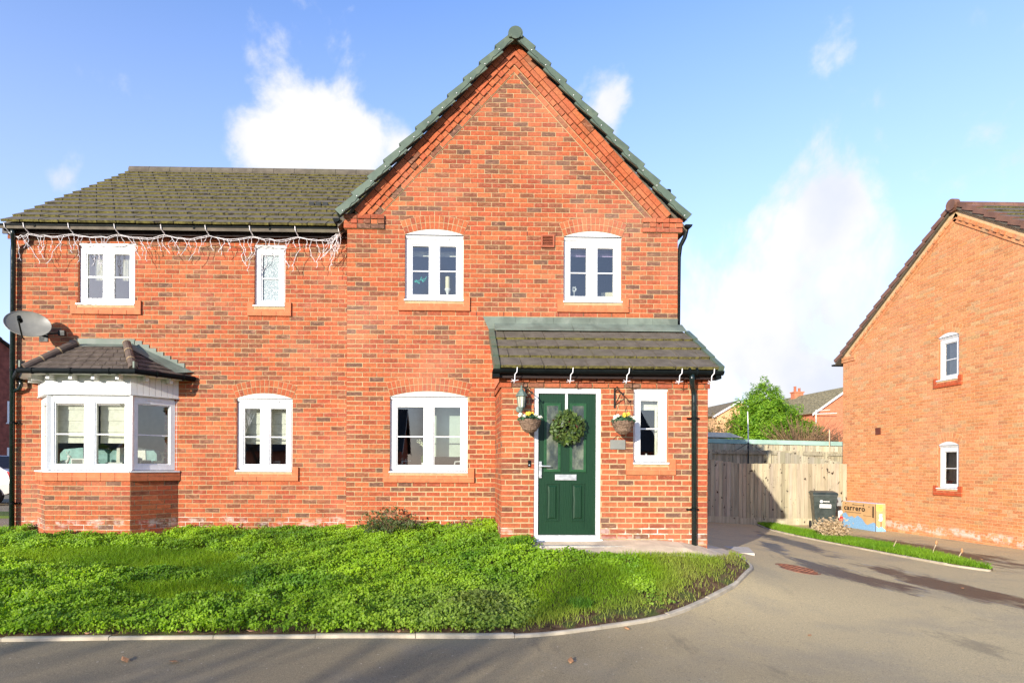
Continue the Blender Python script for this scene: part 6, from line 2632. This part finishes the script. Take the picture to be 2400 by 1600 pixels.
# wing window: picture and wire rack
o, Tm = put('picture_frame', TL, -2.92, .24, 1.52, 'grey card standing on the sill behind the cream blind', 'picture frame')
m_ = MB(Tm)
m_.box(-.06, .06, -.008, .008, 0, .14)
m_.build('board', 'grey_plaque', o)
o, Tm = put('wire_ornament', TL, -2.74, .22, 1.52, 'curly white wire ornament on the sill of the window beside the gable', 'ornament')
m_ = MB(Tm)
m_.tube([(.10 * (k / 30) - .06, 0, .05 + .035 * math.sin(k * .55)) for k in range(31)], .006, 5)
m_.tube([(-.06, 0, 0), (-.06, 0, .05)], .006, 5)
m_.tube([(.04, 0, 0), (.04, 0, .05)], .006, 5)
m_.build('wire', 'white_paint', o)
# bay sill things
for u_, w_, h_, lb in ((.36, .20, .16, 'pale picture frame on the bay sill, left pane'), (.93, .26, .10, 'low pale box on the bay sill, right pane')):
    o, Tm = put('picture_frame', TB, u_, .22, 1.52, lb, 'picture frame')
    m_ = MB(Tm)
    m_.box(-w_ / 2, w_ / 2, -.01, .01, 0, h_)
    m_.build('frame', 'white_paint', o)
    m_ = MB(Tm)
    m_.box(-w_ / 2 + .02, w_ / 2 - .02, -.012, -.0101, .02, h_ - .02)
    m_.build('picture', 'grey_plaque', o)
for u_, h_, lb in ((.54, .23, 'cream pillar candle at the right of the left bay pane'), (1.20, .22, 'cream pillar candle at the right of the right bay pane')):
    o, Tm = put('pillar_candle', TB, u_ - .02, .22, 1.52, lb, 'candle')
    m_ = MB(Tm)
    m_.lathe([(.042, 0), (.042, h_), (.03, h_ + .004)], (0, 0, 0), 14)
    m_.build('wax', 'candle_wax', o)
    m_ = MB(Tm)
    m_.tube([(0, 0, h_), (0, 0, h_ + .02)], .003, 4)
    m_.build('wick', 'dark_metal', o)
for T_, u_, lb, mt in ((TB, .16, 'white reindeer figure at the left of the front bay window', 'white_paint'), (TBR, .50, 'white reindeer figure in the right side bay window', 'candle_wax')):
    o, Tm = put('reindeer_figure', T_, u_, .2, 1.52, lb, 'ornament')
    m_ = MB(Tm)
    m_.tube([(-.06, 0, .10), (0, 0, .105), (.06, 0, .11), (.075, 0, .15), (.07, 0, .19)], [.022, .028, .026, .015, .016], 8)
    m_.tube([(.06, 0, .195), (.10, 0, .185), (.115, 0, .18)], [.018, .013, .008], 6)
    for sx, sy in ((-.05, .012), (-.05, -.012), (.05, .012), (.05, -.012)):
        m_.tube([(sx, sy, .10), (sx * 1.1, sy, .05), (sx * 1.05, sy, 0)], [.010, .007, .006], 5)
    m_.build('body', mt, o, smooth=True)
    m_ = MB(Tm)
    for s_ in (-1, 1):
        m_.tube([(.07, s_ * .008, .205), (.055, s_ * .025, .24), (.06, s_ * .045, .28)], .004, 4)
        m_.tube([(.055, s_ * .025, .24), (.085, s_ * .035, .26)], .0035, 4)
    m_.build('antlers', mt, o)
for u_, h_, lb in ((.18, .17, 'dark tilted photo frame in the right side bay window'), (.32, .13, 'small dark photo frame beside the reindeer in the bay')):
    o, Tm = put('photo_frame', TBR, u_, .24, 1.52, lb, 'picture frame')
    m_ = MB(Tm)
    m_.hexa([(-.07, -.01, 0), (.07, -.01, 0), (.07, .01, 0), (-.07, .01, 0), (-.07, .03, h_), (.07, .03, h_), (.07, .05, h_), (-.07, .05, h_)])
    m_.build('frame', 'dark_metal', o)
    m_ = MB(Tm)
    m_.box(-.075, .07, .02, .03, h_ + .001, h_ + .012)
    m_.build('edge', 'white_paint', o)
# pale teal sofa just inside the bay
o, Tm = put('sofa', TB, .65, .62, .6, 'pale teal sofa back with a white throw seen low through the bay window', 'sofa')
m_ = MB(Tm)
for k_, (a_, b_) in enumerate(((-.78, -.02), (.02, .78))):
    pts = [(a_, .55), (b_, .55), (b_, 1.16), (b_ - .06, 1.23), ((a_ + b_) / 2, 1.26), (a_ + .06, 1.23), (a_, 1.16)]
    m_.prism(pts, -.06, .12)
m_.build('backrest', 'teal_fabric', o)
m_ = MB(Tm)
m_.box(-.85, .85, .12, .8, .0, .58)
m_.build('seat', 'teal_fabric', o)
m_ = MB(Tm)
m_.prism([(.12, .7), (.62, .7), (.60, 1.245), (.36, 1.285), (.14, 1.25)], -.075, -.058)
m_.build('throw', 'cream_fabric', o)
# small porch window figure
o, Tm = put('figurine', TP, 2.80, .2, 1.68, 'small white figure on the sill of the porch window', 'ornament')
m_ = MB(Tm)
m_.lathe([(.03, 0), (.034, .02), (.02, .06), (.012, .075), (.016, .09), (.004, .105)], (0, 0, 0), 12)
m_.build('body', 'white_paint', o, smooth=True)
# right-hand house
for z_, items in ((1.14, ((-13.88, .09, .09, 'red_plastic'), (-13.76, .07, .07, 'white_paint'))), (3.695, ((-13.92, .06, .11, 'teal_print'), (-13.80, .05, .07, 'white_paint'), (-13.70, .05, .09, 'pale_blue_print')))):
    for i, (u_, w_, h_, mt) in enumerate(items):
        fl_ = 'upstairs' if z_ > 3 else 'downstairs'
        nm_ = {'red_plastic': 'red patterned bowl', 'white_paint': 'white pot', 'teal_print': 'teal bottle', 'pale_blue_print': 'pale blue bottle'}[mt]
        o, Tm = put('pot' if 'bottle' not in nm_ else 'bottle', TR, u_, .2, z_ + .03, nm_ + ' on the ' + fl_ + ' sill of the orange brick house', 'pot' if 'bottle' not in nm_ else 'bottle')
        m_ = MB(Tm)
        if 'bottle' in nm_:
            m_.lathe([(w_ * .5, 0), (w_ * .5, h_ * .6), (w_ * .2, h_ * .8), (w_ * .2, h_ * 1.2)], (0, 0, 0), 10)
        else:
            m_.lathe([(w_ * .6, 0), (w_, h_ * .7), (w_ * 1.05, h_ * 1.5), (w_ * .9, h_ * 1.5)], (0, 0, 0), 12)
        m_.build('body', mt, o)

# ------------------------------------------------------------------ bin, bicycle, box, aerials, car
bz = zf(10.2, 16.2)
bn = thing('wheelie_bin', (10.28, 16.25, bz), 'dark green wheelie bin with a white label standing before the fence', 'bin')
Tb = Matrix.Translation((10.28, 16.25, bz)) @ Matrix.Rotation(R(-24), 4, 'Z')
m_ = MB(Tb)
m_.hexa([(-.22, -.24, .03), (.22, -.24, .03), (.22, .26, .10), (-.22, .26, .10), (-.28, -.34, .95), (.28, -.34, .95), (.28, .36, .95), (-.28, .36, .95)])
m_.box(-.295, .295, -.355, .37, .925, .96)
m_.build('body', 'bin_plastic', bn)
m_ = MB(Tb)
m_.hexa([(-.30, -.37, .962), (.30, -.37, .962), (.30, .38, .972), (-.30, .38, .972), (-.28, -.33, 1.02), (.28, -.33, 1.02), (.28, .36, 1.045), (-.28, .36, 1.045)])
m_.tube([(-.3, .42, .99), (.3, .42, .99)], .02, 8)
m_.build('lid', 'bin_plastic', bn)
for s_ in (-1, 1):
    m_ = MB(Tb)
    m_.lathe([(.1, -.025), (.1, .025)], (s_ * .27, .30, .1), 16, axis=(1, 0, 0))
    m_.build('wheel', 'tyre', bn)
yb = lambda z: -.24 - (z - .03) / .92 * .10 - .004
m_ = MB(Tb)
m_.poly([(-.13, yb(.60), .60), (.14, yb(.60), .60), (.14, yb(.70), .70), (-.13, yb(.70), .70)])
m_.build('label', 'white_paint', bn)
m_ = MB(Tb)
for k in range(20):
    a0, a1 = 2 * math.pi * k / 20, 2 * math.pi * (k + 1) / 20
    pts = [(-.09 + r_ * math.cos(a_), .775 + r_ * math.sin(a_)) for r_, a_ in ((.022, a0), (.038, a0), (.038, a1), (.022, a1))]
    m_.poly([(p[0], yb(p[1]), p[1]) for p in pts])
m_.poly([(-.095, yb(.78), .765), (-.07, yb(.78), .765), (-.07, yb(.78), .785), (-.095, yb(.78), .785)])
for i in range(8):
    a = -.04 + i * .018
    m_.poly([(a, yb(.765), .762), (a + .013, yb(.765), .762), (a + .013, yb(.785), .785 + .008 * (i % 3 == 0)), (a, yb(.785), .785)])
m_.build('emblem', 'white_paint', bn)

bx = thing('bicycle', (10.95, 16.75, bz), 'bicycle with grey rear box and red reflector half hidden behind the bin', 'bicycle')
Tc = Matrix.Translation((10.85, 16.75, bz))
m_ = MB(Tc)
for k in range(25):
    pass
m_.tube([(0, .33 * math.cos(2 * math.pi * k / 24), .34 + .33 * math.sin(2 * math.pi * k / 24)) for k in range(25)], .022, 6, cap=False)
m_.build('wheel', 'tyre', bx)
m_ = MB(Tc)
m_.tube([(0, .05 + .36 * math.cos(R(a_)), .34 + .36 * math.sin(R(a_))) for a_ in range(100, 260, 20)], .028, 6)
m_.tube([(0, 0, .34), (0, .45, .75), (0, .5, .9)], .016, 6)
m_.tube([(0, 0, .34), (0, .55, .36), (0, .5, .72)], .016, 6)
m_.tube([(0, .5, .72), (0, 1.0, .8)], .016, 6)
m_.build('frame', 'dark_metal', bx)
m_ = MB(Tc)
m_.hexa([(-.13, -.22, .62), (.13, -.22, .62), (.13, .12, .62), (-.13, .12, .62), (-.12, -.2, .86), (.12, -.2, .86), (.12, .1, .86), (-.12, .1, .86)])
m_.build('rear_box', 'grey_plastic', bx)
m_ = MB(Tc)
m_.box(-.04, .05, -.40, -.36, .22, .34)
m_.build('reflector', 'red_plastic', bx)
m_ = MB(Tc)
m_.box(-.07, -.03, -.40, -.37, .30, .50)
m_.lathe([(.03, 0), (.05, .05), (.03, .1)], (.05, -.3, .40), 8)
m_.build('mudguard', 'white_paint', bx)

cx0, cx1, cy0, cy1 = 11.17, 11.43, 15.45, 16.78
cz = zf(11.1, 16) + .01
cb = thing('cardboard_box', (11.17, 16.1, cz), 'tall brown cardboard bicycle box with blue mountain print against the orange wall', 'box')
m_ = MB()
m_.box(cx0, cx1, cy0, cy1, cz, cz + .73)
m_.build('carton', 'cardboard', cb)
m_ = MB()
m_.box(cx0 + .005, cx1 - .005, cy0 + .01, cy1 - .01, cz + .7302, cz + .734)
m_.build('top_flap', 'pale_blue_print', cb)
Tl = Matrix(((0, 1, 0, cx0 - .002), (-1, 0, 0, cy1), (0, 0, 1, cz), (0, 0, 0, 1)))       # long face, u from far to near
jag = [(0, .38), (.14, .42), (.27, .30), (.40, .34), (.50, .29), (.63, .37), (.80, .30), (.95, .17), (1.03, .15), (1.13, .20), (1.25, .24), (1.33, .21)]
m_ = MB(Tl)
for (a, b) in zip(jag, jag[1:]):
    m_.poly([(a[0] + .005, 0, .005), (b[0] + .005, 0, .005), (b[0] + .005, 0, b[1]), (a[0] + .005, 0, a[1])])
m_.build('mountain_print', 'blue_print', cb)
Tn = Matrix.Translation((cx0, cy0 - .002, cz))
m_ = MB(Tn)
for (a, b) in zip(((.01, .16), (.08, .10), (.16, .14), (.22, .08), (.27, .05)), ((.08, .10), (.16, .14), (.22, .08), (.27, .05))):
    m_.poly([(a[0], 0, .004), (b[0], 0, .004), (b[0], 0, b[1]), (a[0], 0, a[1])])
m_.build('mountain_print', 'blue_print', cb)
m_ = MB(Tn)
m_.box(-.004, .004, -.004, .004, .004, .725)
m_.build('corner_tape', 'black_print', cb)
m_ = MB(Tn)
m_.poly([(.02, -.001, .55), (.18, -.001, .55), (.18, -.001, .72), (.02, -.001, .72)])
m_.build('yellow_label', 'yellow_print', cb)
m_ = MB(Tn)
m_.poly([(.09, -.003, .635), (.16, -.003, .635), (.16, -.003, .65), (.09, -.003, .65)])
m_.build('print', 'black_print', cb)
m_ = MB(Tn)
m_.poly([(.13, -.003, .13), (.15, -.003, .13), (.15, -.003, .27), (.13, -.003, .27)])
m_.build('print', 'black_print', cb)
m_ = MB(Tn)
m_.poly([(.07, -.002, .30), (.12, -.002, .27), (.17, -.002, .29), (.19, -.002, .36), (.16, -.002, .40), (.18, -.002, .46), (.10, -.002, .47), (.08, -.002, .42), (.10, -.002, .37)])
m_.build('white_print', 'white_paint', cb)
m_ = MB(Tl)
m_.tube([(.42, -.001, .655), (.86, -.001, .655)], .006, 4)
m_.tube([(.42, -.001, .655), (.47, -.001, .685)], .006, 4)
m_.box(.86, .885, -.002, 0, .63, .69)
m_.box(.12, .16, -.002, 0, .655, .68)
m_.box(1.05, 1.10, -.002, 0, .63, .645)
m_.box(1.21, 1.26, -.002, 0, .36, .66)
for i in range(12):
    m_.box(.13 + i * .055, .17 + i * .055, -.0015, 0, .435, .448)
for i in range(7):
    m_.box(.86 + i * .045, .89 + i * .045, -.0015, 0, .385, .396)
tag(m_.build('small_print', 'black_print', cb), kind='stuff')
tcur = bpy.data.curves.new('lettering', 'FONT')
tcur.body = 'carrero'
tcur.size = .25
tcur.offset = .006
tcur.space_character = 1.12
tcur.extrude = .001
tcur.materials.append(M['black_print'])
tmp = bpy.data.objects.new('lettering_curve', tcur)
COL.objects.link(tmp)
bpy.context.view_layer.update()
lme = bpy.data.meshes.new_from_object(tmp.evaluated_get(bpy.context.evaluated_depsgraph_get()))
bpy.data.objects.remove(tmp)
to = bpy.data.objects.new('lettering', lme)
link(to, cb)
to.matrix_basis = Tl @ Matrix.Translation((.07, -.003, .50)) @ Matrix.Rotation(R(90), 4, 'X') @ Matrix.Diagonal((1, .8, 1, 1))

# aerial with radials, thin post
an = thing('aerial', (10.25, 20.35, .0), 'white and black aerial pole with drooping radials above the fence', 'aerial')
m_ = MB()
m_.tube([(10.25, 20.35, 0), (10.25, 20.35, 2.45)], .022, 6)
for a in (0, 70, 120, 180, 250, 300):
    m_.tube([(10.25, 20.35, 2.42), (10.25 + .5 * math.cos(R(a)), 20.35 + .5 * math.sin(R(a)), 2.14)], .006, 4)
m_.build('mast', 'dark_metal', an)
m_ = MB()
m_.tube([(10.25, 20.35, 2.45), (10.24, 20.35, 2.95), (10.22, 20.35, 3.5)], [.022, .018, .014], 6)
m_.build('rod', 'white_paint', an)
m_ = MB()
m_.tube([(14.55, 22.6, 0), (14.52, 22.6, 3.05)], .022, 6)
tag(m_.build('thin_post', 'dry_stem'), 'thin pale post rising behind the fences near the orange house', 'post')
ta = thing('tv_aerial', (31.9, 51.4, 5.0), 'small white television aerial on the red brick house corner', 'aerial')
m_ = MB()
m_.tube([(31.9, 51.5, 4.2), (31.9, 51.5, 6.6)], .03, 6)
m_.tube([(31.9, 51.5, 6.25), (33.6, 51.3, 6.3)], .028, 6)
m_.tube([(31.9, 51.5, 6.5), (33.0, 51.3, 6.6)], .022, 6)
m_.build('mast', 'white_paint', ta)
m_ = MB()
m_.box(31.7, 32.1, 51.3, 51.7, 3.8, 4.3)
m_.build('box', 'grey_plastic', ta)

# car glimpsed on the far left
ccx, ccy = -14.45, 18.2
car = thing('parked_car', (ccx, ccy, zf(-10, 18)), 'pale silver car parked beyond the left corner of the house', 'car')
Tcar = Matrix.Translation((ccx, ccy, zf(-10, 18)))
sec = [(-1.9, .45, .62), (-1.75, .35, .95), (-1.0, .30, 1.02), (-.3, .28, 1.42), (.9, .28, 1.45), (1.6, .30, 1.05), (1.95, .40, .90), (2.0, .45, .6)]
m_ = MB(Tcar)
rg = []
for (x_, zb, zt) in sec:
    zs_ = min(zt, .92)
    tw = .60 if zt > 1.1 else .78
    rg.append(m_._v([(x_, -.80, zb), (x_, -.86, (zb + zs_) / 2), (x_, -.82, zs_), (x_, -tw, zt), (x_, tw, zt), (x_, .82, zs_), (x_, .86, (zb + zs_) / 2), (x_, .80, zb)], None))
for a, b in zip(rg, rg[1:]):
    for k in range(8):
        q = (k + 1) % 8
        m_.f.append((a + k, b + k, b + q, a + q))
        m_.mi.append(0)
m_.f.append(tuple(rg[0] + k for k in range(8)))
m_.f.append(tuple(rg[-1] + k for k in range(7, -1, -1)))
m_.mi += [0, 0]
m_.build('body', 'silver_car_paint', car, smooth=False)
for sx in (-1.25, 1.3):
    for sy in (-.80, .80):
        m_ = MB(Tcar)
        m_.lathe([(.2, -.1), (.31, -.09), (.31, .09), (.2, .1)], (sx, sy, .31), 20, axis=(0, 1, 0))
        m_.build('wheel', 'tyre', car)
for sy in (-1, 1):
    m_ = MB(Tcar)
    m_.hexa([(1.85, sy * .62, .78), (2.0, sy * .62, .74), (2.0, sy * .84, .74), (1.85, sy * .87, .78), (1.75, sy * .62, .98), (1.93, sy * .62, .92), (1.93, sy * .80, .92), (1.75, sy * .83, .98)])
    m_.build('tail_light', 'red_plastic', car)
    m_ = MB(Tcar)
    m_.poly([(-.85, sy * .815, .98), (1.35, sy * .815, 1.0), (.85, sy * .65, 1.38), (-.28, sy * .65, 1.37)])
    m_.build('side_window', 'room_dark', car)
m_ = MB(Tcar)
m_.poly([(1.0, -.60, 1.43), (1.58, -.72, 1.08), (1.58, .72, 1.08), (1.0, .60, 1.43)])
m_.build('rear_window', 'room_dark', car)
